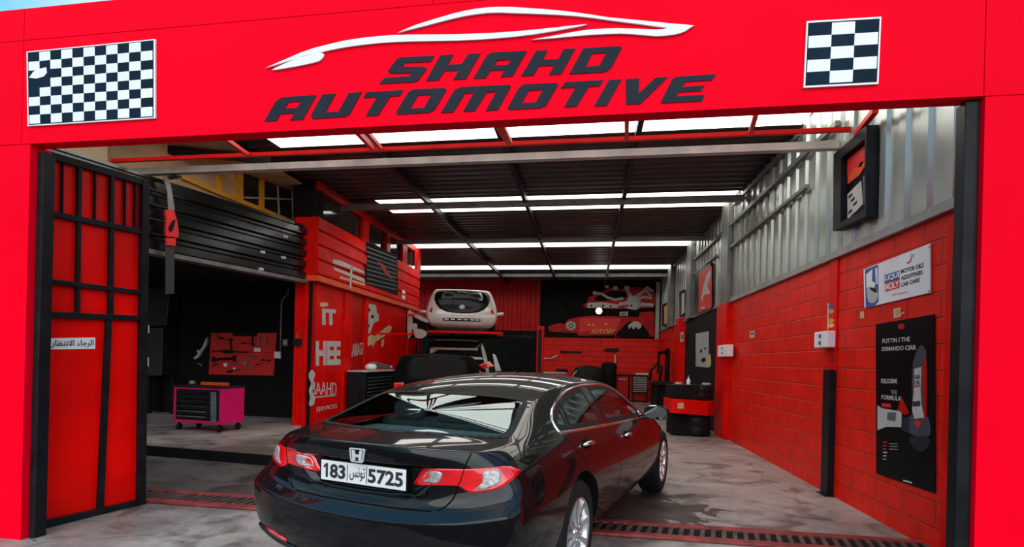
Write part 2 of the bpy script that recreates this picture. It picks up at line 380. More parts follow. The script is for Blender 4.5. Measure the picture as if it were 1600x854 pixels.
# lettering: outlines read off the photograph (crop scale 3.99, left edge 400)
def C2(*p): return [(400 + x/3.99, y/3.99) for x, y in p]
E5 = 1596
letters = [  # outer, hole
 (((770,522),(800,487),(955,477),(978,455),(832,457),(824,440),(880,368),(905,358),(1112,349),(1090,385),(930,392),(913,417),(1050,416),(1066,430),(1010,502),(985,512)), None),
 (((1060,505),(1150,345),(1232,341),(1196,404),(1283,400),(1325,337),(1400,333),(1310,492),(1230,497),(1265,439),(1176,443),(1138,500)), None),
 (((1355,490),(1440,345),(1475,328),(E5+93,318),(E5+5,475),(E5-72,480),(E5-45,437),(1462,441),(1432,487)), ((1505,377),(E5-4,372),(E5-27,405),(1486,409))),
 (((E5+58,475),(E5+150,318),(E5+222,313),(E5+193,373),(E5+290,368),(E5+322,307),(E5+396,303),(E5+308,462),(E5+230,467),(E5+262,408),(E5+170,411),(E5+135,470)), None),
 (((E5+357,462),(E5+445,302),(E5+670,289),(E5+685,297),(E5+622,418),(E5+595,443),(E5+560,451)), ((E5+500,335),(E5+588,330),(E5+545,410),(E5+458,418))),
 (((52,757),(125,632),(165,607),(378,592),(293,745),(213,750),(238,706),(153,711),(130,752)), ((205,637),(283,632),(258,672),(180,677))),
 (((415,590),(497,585),(435,700),(515,696),(580,580),(660,575),(585,712),(555,728),(355,741),(342,722)), None),
 (((690,575),(920,562),(897,598),(838,601),(762,719),(685,724),(755,605),(670,610)), None),
 (((872,702),(950,575),(985,557),(1180,549),(1189,560),(1115,683),(1080,702),(885,714)), ((1010,596),(1095,591),(1048,672),(962,677))),
 (((1152,704),(1238,562),(1275,544),(1582,529),(1590,540),(1508,686),(1432,690),(1498,573),(1440,576),(1365,692),(1292,696),(1358,580),(1303,583),(1230,700)), None),
 (((E5-28,675),(E5+45,545),(E5+78,526),(E5+275,517),(E5+287,528),(E5+215,655),(E5+180,673),(E5-15,684)), ((E5+106,565),(E5+194,560),(E5+146,639),(E5+60,644))),
 (((E5+330,513),(E5+568,500),(E5+545,537),(E5+478,541),(E5+404,663),(E5+325,668),(E5+396,545),(E5+305,550)), None),
 (((E5+513,662),(E5+605,499),(E5+683,495),(E5+592,658)), None),
 (((E5+710,494),(E5+793,490),(E5+790,583),(E5+893,486),(E5+973,480),(E5+800,648),(E5+712,652)), None),
 (((E5+928,635),(E5+1000,492),(E5+1030,479),(E5+1272,463),(E5+1247,500),(E5+1082,510),(E5+1060,543),(E5+1200,533),(E5+1177,567),(E5+1040,574),(E5+1024,602),(E5+1203,591),(E5+1183,630),(E5+940,643)), None)]
w1 = empty('shop_name_lettering', FW(700, 128), 'upper word of five slanted dark capitals on the red fascia', 'lettering', 'dark slanted words on the fascia')
w2 = empty('shop_name_lettering', FW(700, 178), 'longer lower word of ten slanted dark capitals on the red fascia', 'lettering', 'dark slanted words on the fascia')
for i, (o, h) in enumerate(letters):
    flat('letter', FW, C2(*o), .004, M_navy, w1 if i < 5 else w2, [C2(*h)] if h else (), .0015)
lg = empty('car_outline_logo', FW(700, 60), 'white swooping outline of a sports car above the dark lettering', 'logo')
flat('headlight', FW, smoothpts(C2((108,440),(200,395),(300,355),(405,334),(428,348),(415,372),(385,390),(290,412),(190,430)), 3), .012, M_white, lg, (), .0015)
flat('bonnet_line', FW, C2((65,428),(200,370),(285,333),(370,304),(470,279),(560,258),(660,243),(760,232),(860,225),(960,222),(1250,220),(1450,213),(E5,204),(E5+125,193),(E5+250,180),(E5+360,168),(E5+467,157),(E5+440,167),(E5+345,185),(E5+250,202),(E5+125,222),(E5,237),(1420,251),(1250,259),(1100,262),(960,264),(860,268),(760,275),(660,286),(560,300),(470,317),(370,340),(285,362),(200,388)), .012, M_white, lg, (), .0015)
flat('roof_line', FW, C2((890,208),(990,165),(1070,139),(1150,115),(1225,93),(1300,75),(1375,61),(1450,53),(1520,50),(E5,51),(E5+100,57),(E5+200,64),(E5+300,73),(E5+400,85),(E5+500,99),(E5+600,115),(E5+800,134),(E5+980,152),(E5+1132,165),(E5+1080,200),(E5+1045,214),(E5+1010,222),(E5+955,229),(E5+900,232),(E5+825,226),(E5+750,219),(E5+680,216),(E5+600,218),(E5+500,223),(E5+400,231),(E5+250,245),(E5+125,254),(E5+235,234),(E5+350,212),(E5+425,199),(E5+500,190),(E5+575,185),(E5+650,183),(E5+800,187),(E5+900,191),(E5+945,187),(E5+972,180),(E5+890,170),(E5+800,157),(E5+700,145),(E5+600,132),(E5+500,118),(E5+400,107),(E5+300,100),(E5+200,95),(E5+100,91),(E5,88),(1520,85),(1450,87),(1375,95),(1300,107),(1225,124),(1150,143),(1070,164),(990,184)), .012, M_white, lg, (), .0015)
# ---------------------------------------------------------------- right wall
def run(pl, px): q = pl(px, 560); q.z = 0; return q
rA = RW.p - rwd*6.2; rA.z = 0
rA = rA - rwd*((rA - FW.p).dot(FIN) - .16)/rwd.dot(FIN)             # starts just behind the facade
rB = BW.p.copy(); rB.z = 0
rB = RW(1030, 560); rB.z = 0
lenR = (rB - rA).length
def rpos(s, o, z): return rA + rwd*s + RW.n*o + Z*z
b = MB()
f = b.quad(rpos(0, 0, 0), rpos(0, 0, ZB), rpos(lenR+.2, 0, ZB), rpos(lenR+.2, 0, 0))
for l, q in zip(f.loops, ((0, 0), (0, ZB), (lenR+.2, ZB), (lenR+.2, 0))): l[b.uv].uv = (q[0]+.1, q[1]+.03)
for q in ((rpos(0, -.2, 0), rpos(0, -.2, ZB), rpos(0, 0, ZB), rpos(0, 0, 0)), (rpos(0, 0, ZB), rpos(0, -.2, ZB), rpos(lenR+.2, -.2, ZB), rpos(lenR+.2, 0, ZB))):
    b.quad(*q)
b.quad(rpos(0, -.2, 0), rpos(lenR+.2, -.2, 0), rpos(lenR+.2, -.2, ZB), rpos(0, -.2, ZB))
struct(b.build('wall_right', M_block, recalc=False))
def corrugated(b, P, n, width, z0, z1, pitch, depth, vertical=True, top=.45, thick=.004, mi=0):
    """trapezoid sheet: P(s, o, z) gives a point; ribs repeat along s"""
    prof = []; s = 0
    while s < width:
        for ds, o in ((0, 0), (pitch*.52, 0), (pitch*.60, depth), (pitch*.92, depth)):
            if s+ds <= width: prof.append((s+ds, o))
        s += pitch
    prof.append((width, 0))
    v = [(b.bm.verts.new(P(s, o, z0)), b.bm.verts.new(P(s, o, z1))) for s, o in prof]
    for A, B in zip(v, v[1:]):
        f = b.bm.faces.new((A[0], B[0], B[1], A[1])); f.material_index = mi
b = MB(); corrugated(b, lambda s, o, z: rpos(s, -.035+o, z), RW.n, lenR+.2, ZB-.02, ROOF+.15, .33, .03)
b.quad(rpos(0, -.09, ZB), rpos(0, -.09, ROOF+.2), rpos(lenR+.2, -.09, ROOF+.2), rpos(lenR+.2, -.09, ZB))
struct(b.build('wall_right_upper', M_zinc))
b = MB(); b.box(rpos(0, 0, ZB-.02), rwd*lenR, RW.n*.05, Z*.012); b.box(rpos(0, 0, ZB-.02), rwd*lenR, RW.n*.008, Z*.10)
struct(b.build('trim_1', M_ledge))
# girts along the metal sheeting
def on_rw(px, py, o=0): return RW.off(o)(px, py)
for i, (p, q, w) in enumerate((((1308, 231), (1086, 388), .06), ((1262, 292), (1142, 385), .045), ((1250, 232), (1147, 303), .05), ((1086, 388), (1047, 415), .06), ((1120, 400), (1083, 428), .045))):
    A, B = on_rw(*p, .03), on_rw(*q, .03); B.z = A.z = (A.z+B.z)/2
    b = MB(); b.bar(A, B, .05, w); struct(b.build('trim_%d' % (2+i), M_grey))
# columns on the right wall
def column(px0, px1, z0, z1, out, m, name):
    A, B = RW(px0, 560), RW(px1, 560); A.z = B.z = z0
    b = MB(); b.box(A, B-A, RW.n*out, Z*(z1-z0)); return struct(b.build(name, m, bevel=.006))
column(1142, 1126, 0, ZB-.02, .10, M_red, 'trim_10'); column(1140, 1129, ZB-.02, ROOF, .09, M_grey, 'trim_11')
column(1083, 1076, ZB-.02, ROOF, .12, M_grey, 'trim_12'); column(1051, 1046, ZB-.02, ROOF, .12, M_grey, 'trim_13')
column(1123, 1071, 0, ZB-.02, .02, M_blackmatt, 'trim_14'); column(1068, 1062, 0, ZB+.1, .14, M_red, 'trim_15')
column(1308, 1296, 1.35, ZB-.02, .02, M_red, 'trim_16')
b = MB(); corrugated(b, lambda s, o, z: rpos(s, 0.0+o, z), RW.n, .1, 0, .1, .33, .03); b.bm.free()
# near end pilaster
A = RW(1478, 560); A.z = 0
b = MB(); b.box(A, -rwd*.9, RW.n*.015, Z*(ZB-.12)); struct(b.build('trim_17', M_red, bevel=.004))
# ---------------------------------------------------------------- roof
iW = lambda w: FW.p + FIN*w
wBack = (BW.p - FW.p).dot(FIN)
def roofpos(u, w, z): return fpos(u, w, 0) + Z*z
def w_at(px, py, z=ROOF): return (fp(px, py, z) - FW.p).dot(FIN)
rows = [(w_at(840, 212.6)-1.75, w_at(840, 212.6)), (w_at(870, 303), w_at(870, 327)), (w_at(750, 375), w_at(750, 386.5)), (w_at(800, 414.5), w_at(800, 420.5))]
uRoofL = FU(46, 300)[0] - 5.2
uRoofR = 14
def u_of(p): return (p - FW.p).dot(FW.u)
rowL = [u_of(fp(428, 224, ROOF)), u_of(fp(590, 316, ROOF)), u_of(fp(560, 380, ROOF)), u_of(fp(600, 418, ROOF))]
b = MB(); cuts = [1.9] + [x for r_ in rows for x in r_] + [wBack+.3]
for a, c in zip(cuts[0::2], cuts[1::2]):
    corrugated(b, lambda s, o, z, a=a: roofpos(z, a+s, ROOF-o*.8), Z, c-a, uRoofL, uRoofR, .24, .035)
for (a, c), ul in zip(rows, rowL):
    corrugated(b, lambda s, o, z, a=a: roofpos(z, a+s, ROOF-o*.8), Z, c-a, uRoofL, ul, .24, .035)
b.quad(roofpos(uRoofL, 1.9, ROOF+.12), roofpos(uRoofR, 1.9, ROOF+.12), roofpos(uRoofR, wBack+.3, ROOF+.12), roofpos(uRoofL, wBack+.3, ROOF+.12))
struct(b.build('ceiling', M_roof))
for i, ((a, c), ul) in enumerate(zip(rows, rowL)):
    b = MB(); ur = u_of(RW.p + rwd*0) ; ur = u_of(rA + rwd*(((a+c)/2)-.16)) - .02
    b.box(roofpos(ul, a-.03, ROOF+.005), FW.u*(ur-ul), FIN*(c-a+.06), Z*.02)
    struct(b.build('window_%d' % (i+1), M_skylight))
# purlins along the hall and portal beams across it
k = 20
for (px, py) in ((1000.7, 189.7), (799, 254), (617, 262)):
    A = fp(px, py, 4.47); wa = (A - FW.p).dot(FIN)
    A = A + D*((2.0 - wa)/D.dot(FIN)); B = A + D*((wBack-2.0)/D.dot(FIN))
    b = MB(); b.bar(A, B, .07, .12); struct(b.build('trim_%d' % k, M_black)); k += 1
def portal(px, py, z, h, m, px_end=None):
    w = w_at(px, py, z); b = MB()
    ul = u_of(fp(px_end or 560, py, z)); ur = u_of(rA + rwd*(w-.16))
    b.box(roofpos(ul, w, z), FW.u*(ur-ul), FIN*.10, Z*h); return struct(b.build('trim_%d' % k, m))
portal(870, 320, 4.35, .11, M_grey, 480); k += 1
portal(870, 377.5, 4.36, .10, M_grey, 600); k += 1
portal(870, 432, 4.42, .12, M_grey, 600); k += 1
# white cross beam behind the fascia
A = RW(1312, 227); w = (A - FW.p).dot(FIN); zb = A.z
b = MB(); ul = u_of(fp(213, 272, zb)); ur = u_of(A)
b.box(roofpos(ul, w, zb-.03), FW.u*(ur-ul), FIN*.012, Z*.085); b.box(roofpos(ul, w, zb-.03), FW.u*(ur-ul), FIN*.09, Z*.008); b.box(roofpos(ul, w, zb+.05), FW.u*(ur-ul), FIN*.09, Z*.008)
struct(b.build('trim_%d' % k, M_lightgrey)); k += 1
# red bracket frame carrying the fascia
br = empty('bracket_frame', roofpos(0, w-.3, zb), 'red steel bracket frame hung between the fascia and the pale cross beam', 'frame')
wr = w - .22; zr = zb + .085
b = MB(); b.bar(roofpos(ul-.1, wr, zr), roofpos(u_of(RW(1345, 215)), wr, zr), .045, .05, FIN); b.build('rail', M_redgloss if 'M_redgloss' in globals() else M_red, br)
PR = Plane(roofpos(0, wr, zr), FW.n)
for (p, q) in (((350, 215), (388, 254)), ((557, 205), (583, 247)), ((572, 205), (596, 247)), ((776, 195), (795, 238)), ((785, 195), (798, 238)), ((979.5, 185), (979, 231)), ((1181, 178), (1172, 222))):
    A = PR(*q); A.z = zr
    r_ = ray(*p); B = EYE + r_*((wr-.9 - (EYE-FW.p).dot(FIN))/r_.dot(FIN))
    B = A + (B-A)*1.0
    b = MB(); b.bar(A, B, .045); b.build('strut', M_red, br)
A = PR(1335, 213); B = EYE + ray(1368, 172)*((wr-1.0 - (EYE-FW.p).dot(FIN))/ray(1368, 172).dot(FIN))
b = MB(); b.bar(A, B, .05); b.build('strut', M_red, br)
b = MB(); b.bar(roofpos(ul-.1, wr-1.0, zr+.55), roofpos(u_of(RW(1345, 215)), wr-1.0, zr+.55), .06); b.build('header_rail', M_red, br)
# ---------------------------------------------------------------- back wall
ub0 = u_of(BW(640, 500)) - .8; ub1 = u_of(rB) + .1
uSplit = u_of(BW(844, 480)); zSplit = BW(940, 528).z
def bpos(s, o, z): return BW.p*1 - FW.u*0 + FW.u*(s - u_of(BW.p)) + BW.n*o - Z*BW.p.z + Z*z
b = MB()
b.box(bpos(ub0-3, -.2, 0), FW.u*(ub1-ub0+3.3), BW.n*.15, Z*(ROOF+.2), 2)
zM = BW(740, 515).z
corrugated(b, lambda s, o, z: bpos(ub0+s, -.03+o, z), BW.n, uSplit-ub0, zM, ROOF, .36, .03, mi=0)
corrugated(b, lambda s, o, z: bpos(ub0+s, -.03+o, z), BW.n, uSplit-ub0, 0, zM, .36, .03, mi=1)
corrugated(b, lambda s, o, z: bpos(uSplit+s, -.03+o, z), BW.n, ub1-uSplit, zSplit, ROOF, .30, .03, mi=1)
struct(b.build('wall_back', [M_reddark, M_blackmatt, M_blackmatt]))
b = MB(); f = b.quad(bpos(uSplit, 0, 0), bpos(ub1, 0, 0), bpos(ub1, 0, zSplit), bpos(uSplit, 0, zSplit))
for l, q in zip(f.loops, ((uSplit, 0), (ub1, 0), (ub1, zSplit), (uSplit, zSplit))): l[b.uv].uv = q
b.box(bpos(uSplit, -.05, 0), FW.u*(ub1-uSplit), BW.n*.045, Z*zSplit)
struct(b.build('wall_back_lower', M_block))
b = MB(); b.box(bpos(ub1-.28, 0, zSplit), FW.u*.14, BW.n*.08, Z*(ROOF-.1-zSplit)); struct(b.build('trim_40', M_lightgrey))
b = MB(); b.box(bpos(uSplit-.1, 0, 0), FW.u*.10, BW.n*.06, Z*(ROOF-.1)); struct(b.build('trim_41', M_reddark))
# ---------------------------------------------------------------- left: store room, bay, parapets
zL = LW(493, 440).z; zP = LW(503, 345).z
lenL = 6.15
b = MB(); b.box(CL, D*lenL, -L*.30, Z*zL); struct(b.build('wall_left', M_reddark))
b = MB(); o = LW.n*.13; b.box(CL + o - D*.12 + Z*(zL-.0), D*(lenL+.1), -L*.52, Z*.10); struct(b.build('trim_42', M_orange))   # ledge
# red ribbed parapet over the store room
def lpos(s, o, z): return CL + D*s + LW.n*o + Z*z
b = MB(); b.box(lpos(-.12, .10, zL+.1), D*(lenL+.05), -L*.46, Z*(zP-zL-.1))
nr = 4; hh = (zP-zL-.1)/nr
for i in range(nr): b.box(lpos(-.14, .10, zL+.1+hh*i+.03), D*(lenL+.07), LW.n*.035, Z*(hh-.06))
struct(b.build('trim_43', M_red, bevel=.012))
# posts and panes above it
for i, (p0, p1) in enumerate(((557, 567), (596, 601), (621, 628), (644, 650))):
    A, B = LW(p0, 560), LW(p1, 560); A.z = B.z = zP
    b = MB(); b.box(A, B-A, LW.n*.08, Z*(ROOF-zP-.02)); struct(b.build('trim_%d' % (44+i), M_reddark))
b = MB(); b.box(lpos(-.1, -.03, zP), D*(lenL-.3), LW.n*.02, Z*(ROOF-zP)); struct(b.build('window_5', mat('dark_pane', (.02, .018, .015), .08, spec=.8, noise=(2, .3))))
b = MB(); b.box(lpos(-.1, -.0, ROOF-.17), D*(lenL-.3), LW.n*.10, Z*.15); struct(b.build('trim_48', M_reddark))
b = MB(); b.box(lpos(-.16, .02, zP), D*.4, -L*.40, Z*(ROOF-zP)); struct(b.build('trim_49', M_blackmatt))
# pilasters on the store room side
for i, (p0, p1, o) in enumerate(((534, 546, .05), (566, 571, .05), (633, 645, .09))):
    A, B = LW(p0, 560), LW(p1, 560); A.z = B.z = 0
    b = MB(); b.box(A, B-A, LW.n*o, Z*zL); struct(b.build('trim_%d' % (50+i), M_red, bevel=.005))
for i, (p0, p1) in enumerate(((491, 534), (571, 633))):
    A, B = LW(p0, 560), LW(p1, 560); A.z = B.z = .05
    b = MB(); b.box(A, B-A, LW.n*.012, Z*(zL-.07)); struct(b.build('trim_%d' % (54+i), M_red, bevel=.004))
# front of the store room: red channel column with a dark gap
b = MB(); b.box(CL - L*.33, L*.24, LF.n*.06, Z*zL); b.box(CL - L*.33 + LF.n*.06, L*.05, LF.n*.03, Z*zL); b.box(CL - L*.14 + LF.n*.06, L*.05, LF.n*.03, Z*zL)
struct(b.build('trim_56', M_red, bevel=.005))
b = MB(); b.box(CL - L*.09, L*.06, LF.n*.02, Z*zL); struct(b.build('trim_57', M_blackmatt))
# side bay: back wall, side wall, raised slab, ceiling
bayB = CL + D*1.0; SLAB = .12
BY = Plane(bayB, (L.y, -L.x, 0))
b = MB(); b.box(bayB - L*6, L*5.7, FIN*.15, Z*3.2); struct(b.build('wall_bay_back', M_blackmatt))
bayL = bayB - L*5.4
b = MB(); b.box(bayL - D*9.0, D*9.0, -L*.15, Z*(ROOF+.1)); struct(b.build('wall_bay_left', M_blackmatt))
sA, sB = fp(222, 696, SLAB), fp(412, 711, SLAB); sd_ = (sB-sA).normalized()
sA = sA - sd_*2.6; sB = sB + sd_*.5
b = MB(); b.prism([sA - Z*SLAB, sB - Z*SLAB, CL - L*.2, bayB - L*.3, bayB - L*5], Z, SLAB); struct(b.build('floor_bay', M_floor))
b = MB(); b.bar(sA + Z*(-.055) - sd_.cross(Z)*(-.012), sB + Z*(-.055) - sd_.cross(Z)*(-.012), .03, .13); struct(b.build('trim_60', M_blackmatt))
# black ribbed parapet over the bay
pA, pB = at(271, 392, 7.95), at(476, 441, 10.3)
zb0 = (pA.z + pB.z)/2; pA.z = pB.z = 0
PB = vplane(pA, pB); pd = (pB-pA).normalized(); pS = pA - pd*1.9
zt0 = (PB(271, 279).z + PB(471, 355).z)/2; zb0 = (PB(271, 392).z + PB(476, 441).z)/2
b = MB(); lenP = (pB-pS).length
b.box(pS + Z*zb0 - PB.n*.15, pd*lenP, PB.n*.14, Z*(zt0-zb0))
prof = []; nr = 5
for i in range(nr):
    z0 = zb0 + (zt0-zb0)*i/nr; h = (zt0-zb0)/nr
    prof += [(z0, 0), (z0+h*.12, .055), (z0+h*.62, .055), (z0+h*.82, 0)]
prof.append((zt0, 0))
v = [(b.bm.verts.new(pS + PB.n*o + Z*z), b.bm.verts.new(pB + PB.n*o + Z*z)) for z, o in prof]
for A, B in zip(v, v[1:]): b.bm.faces.new((A[0], B[0], B[1], A[1]))
M_gloss = mat('black_gloss_sheet', (.006, .007, .007), .16, .0, noise=(2, .4), bump=(2.0, .25), spec=.9)
struct(b.build('wall_bay_parapet', M_gloss))
b = MB(); b.box(pS + Z*(zb0-.06) - PB.n*.12, pd*lenP, PB.n*.2, Z*.06); struct(b.build('trim_61', M_grey))
b = MB(); b.prism([pS + Z*(zb0-.02), pB + Z*(zb0-.02), bayB - L*.2 + Z*(zb0-.02), bayB - L*6 + Z*(zb0-.02)], Z, .02); struct(b.build('ceiling_bay', M_blackmatt))
# tan upper wall and yellow window frames behind the parapet
UP = PB.off(-.55)
pU = pS - PB.n*.55; pV = pB - PB.n*.55
b = MB(); b.box(pU + Z*(zt0-.3), pd*(lenP+.3), -PB.n*.06, Z*(ROOF-zt0+.3)); struct(b.build('wall_left_upper', M_beige))
for i, q in enumerate((((95, 226), (166, 222), (166, 262), (95, 232)), ((318, 218), (358, 216), (362, 252), (335, 252)))):
    o_ = flat('trim_%d' % (62+i), UP, [p for p in q], .03, M_cream); struct(o_)
uB = u_of(fp(392, 240, 4.52)); b = MB(); b.box(roofpos(uRoofL, 1.95, 4.50), FW.u*(uB-uRoofL), FIN*(w_at(250, 246, 4.5)-1.95+2.0), Z*.03); struct(b.build('ceiling_left', M_beige))
b = MB(); A_ = fp(165, 232, 4.42); b.bar(A_ - D*2, A_ + D*3, .08, .14); struct(b.build('trim_64', M_black))
b = MB(); A_ = fp(300, 236, 4.42); b.bar(A_ - L*1.6 - D*.6, A_ + L*1.0 + D*.5, .07, .12); struct(b.build('trim_65', M_black))
wf = empty('window_frame', UP(371, 300), 'yellow framed dark window strip above the black ribbed parapet', 'window')
UQ = UP.off(.02)
flat('pane', UP, [(374, 262), (470, 262), (470, 352), (374, 310)], .02, mat('dark_pane'), wf)
for q in (((337, 262), (344, 262), (344, 302), (337, 298)), ((368, 262), (377, 262), (377, 316), (368, 312)), ((403, 262), (410, 262), (410, 328), (403, 325))):
    flat('post', UP, q, .05, M_yellow, wf)
flat('sill', UP, [(282, 274), (336, 296), (410, 326), (470, 350), (470, 356), (410, 332), (336, 303), (282, 280)], .06, M_yellow, wf)
b = MB()
for p, q in (((432, 262), (436, 340)), ((455, 262), (458, 345))): b.bar(UQ(*p), UQ(*q), .03)
b.bar(UQ(377, 308), UQ(470, 312), .025); b.build('glazing_bar', M_lightgrey, wf)
# floor drain across the entrance
gA, gB = fp(215, 774, .0), fp(1462, 861, .0); gd = (gB-gA).normalized(); gn = Z.cross(gd); gl = (gB-gA).length
w1_ = (fp(225, 788) - fp(225, 763)).length
dg = empty('floor_drain', (gA+gB)/2, 'long red edged drain grating set in the floor across the entrance', 'drain')
hw = .17
b = MB(); b.box(gA - gn*hw + Z*.002, gd*gl, gn*2*hw, Z*.004); b.build('channel', M_blackmatt, dg)
for s_ in (-1, 1):
    b = MB(); b.box(gA + gn*(s_*hw - .045) + Z*.004, gd*gl, gn*.09, Z*.022); b.build('rim', mat('worn_red_iron', (.23, .03, .028), .55, .2, noise=(7, .5), bump=(20, .4)), dg, bevel=.004)
M_bar = mat('worn_iron', (.09, .055, .05), .6, .3, noise=(9, .6), bump=(20, .4))
b = MB(); x = .06
while x < gl-.05:
    b.bar(gA + gd*x - gn*(hw-.05) + Z*.014, gA + gd*(x+.05) + gn*(hw-.05) + Z*.014, .035, .02); x += .085
tag(b.build('bars', M_bar, dg), kind='stuff')
# ---------------------------------------------------------------- car shells
def car_cage(name, side, topz, rear_x, rear_bow, front_x, front_bow, jf, crease_rear=(), rear_z=None, rail=None):
    """closed half-box cage, mirrored. side[i] = list over k of (a, b, z); topz[i] = centre height; jf = fractions across"""
    nx, nk, nj = len(side)-1, len(side[0])-1, len(jf)-1
    bm = bmesh.new(); cl = bm.edges.layers.float.new('crease_edge'); V = {}
    def vert(key, co):
        if key not in V: V[key] = bm.verts.new(co)
        return V[key]
    def co(i, j, k, sgn):
        a, b_, z = side[i][k]
        f = jf[j]
        if k == nk:                                                 # top sheet
            zz = topz[i] + (z - topz[i])*f**2.2
            if i == 0: a = rear_x[k] + (a - rear_x[k])*f**rear_bow
            elif i == nx: a = front_x[k] + (a - front_x[k])*f**front_bow
            else:
                bow = topbow[i] if i < len(topbow) else 0
                a = a + bow*(1-f**2)
            return (a, sgn*b_*f, zz)
        if k == 0: return (a if 0 < i < nx else (rear_x[0] if i == 0 else front_x[0]) + (a-(rear_x[0] if i == 0 else front_x[0]))*f**2, sgn*b_*f, z)
        if i == 0: return (rear_x[k] + (a - rear_x[k])*f**rear_bow, sgn*b_*f, z if rear_z is None else rear_z[k] + (z-rear_z[k])*f**2.6)
        if i == nx: return (front_x[k] + (a - front_x[k])*f**front_bow, sgn*b_*f, z)
        return (a, sgn*b_, z)
    topbow = car_cage.topbow
    def gv(i, j, k, s_):
        key = (i, j if not (j == 0) else 0, k, s_ if j else 0); return vert(key, co(i, j, k, s_))
    for s_ in (1, -1):
        quads = []
        for i in range(nx):
            for k in range(nk): quads.append([(i, nj, k), (i+1, nj, k), (i+1, nj, k+1), (i, nj, k+1)])
            for j in range(nj):
                quads.append([(i, j, nk), (i, j+1, nk), (i+1, j+1, nk), (i+1, j, nk)])
                quads.append([(i, j, 0), (i+1, j, 0), (i+1, j+1, 0), (i, j+1, 0)])
        for j in range(nj):
            for k in range(nk):
                quads.append([(0, j, k), (0, j+1, k), (0, j+1, k+1), (0, j, k+1)])
                quads.append([(nx, j, k), (nx, j, k+1), (nx, j+1, k+1), (nx, j+1, k)])
        for q in quads:
            vs = [gv(*p, s_) for p in q]
            try: bm.faces.new(vs if s_ == 1 else vs[::-1])
            except ValueError: pass
    bm.edges.ensure_lookup_table()
    for s_ in (1, -1):
        for k, c in crease_rear:
            for j in range(nj):
                e = bm.edges.get((gv(0, j, k, s_), gv(0, j+1, k, s_)))
                if e: e[cl] = c
        if rail:
            for i in range(rail[0], rail[1]):
                e = bm.edges.get((gv(i, nj, nk, s_), gv(i+1, nj, nk, s_)))
                if e: e[cl] = rail[2]
    bmesh.ops.recalc_face_normals(bm, faces=bm.faces)
    me = bpy.data.meshes.new(name); bm.to_mesh(me); bm.free()
    o = bpy.data.objects.new(name, me); COL.objects.link(o)
    return o
car_cage.topbow = []
def bake(o):
    bpy.context.view_layer.update()
    me = bpy.data.meshes.new_from_object(o.evaluated_get(bpy.context.evaluated_depsgraph_get()))
    old = o.data; o.modifiers.clear(); o.data = me; bpy.data.meshes.remove(old); return o
def subdiv(o, n):
    m = o.modifiers.new('s', 'SUBSURF'); m.levels = m.render_levels = n; bake(o)
    for p in o.data.polygons: p.use_smooth = True
    return o
def cut(o, cutter):
    m = o.modifiers.new('b', 'BOOLEAN'); m.operation = 'DIFFERENCE'; m.object = cutter; m.solver = 'EXACT'; bake(o)
    me = cutter.data; bpy.data.objects.remove(cutter); bpy.data.meshes.remove(me)
class Skin:
    """surface of a baked shell: outlines drawn on it become plates that follow it"""
    def __init__(s, o): s.t = BVHTree.FromPolygons([v.co.copy() for v in o.data.vertices], [tuple(p.vertices) for p in o.data.polygons])
    def hit(s, p, d):
        r = s.t.ray_cast(Vector(p), Vector(d)); return (r[0], r[1]) if r[0] is not None else (None, None)
def patch(b, skin, pts, org, d, off, t=.006, rings=8, mi=0, ring=None, dens=3):
    """plate over the outline pts (2D); org maps 2D to a ray start, d is the ray direction. ring=(k) keeps only the outer band of width factor k"""
    P = []
    n0 = len(pts)
    for i in range(n0):
        p, q = pts[i], pts[(i+1) % n0]
        for k in range(dens): P.append((p[0] + (q[0]-p[0])*k/dens, p[1] + (q[1]-p[1])*k/dens))
    n = len(P); cx = sum(p[0] for p in P)/n; cy = sum(p[1] for p in P)/n
    lv = [1 - (ring if ring else 1)*k/rings for k in range(rings+1)]
    R = []; last = None
    for f in lv:
        row = []
        for p in (P if f > 1e-6 else [(cx, cy)]):
            q = (cx + (p[0]-cx)*f, cy + (p[1]-cy)*f)
            h, nn = skin.hit(org(*q), d)
            if h is None: h, nn = (last if last else (Vector(org(*q)) + Vector(d)*2.5, -Vector(d)))
            last = (h, nn)
            if nn.dot(Vector(d)) > 0: nn = -nn
            row.append(b.bm.verts.new(h - Vector(d)*off))
        R.append(row)
    def face(vs):
        try: f_ = b.bm.faces.new(vs); f_.material_index = mi; f_.smooth = True
        except ValueError: pass
    for A, B in zip(R, R[1:]):
        for i in range(n):
            if len(B) == 1: face((A[i], A[(i+1) % n], B[0]))
            else: face((A[i], A[(i+1) % n], B[(i+1) % n], B[i]))
    # rim going into the surface
    dv = Vector(d)*(off+t)
    for row in ([R[0]] + ([R[-1]] if ring else [])):
        low = [b.bm.verts.new(v.co + dv) for v in row]
        for i in range(n): face((row[i], row[(i+1) % n], low[(i+1) % n], low[i]))
    return b
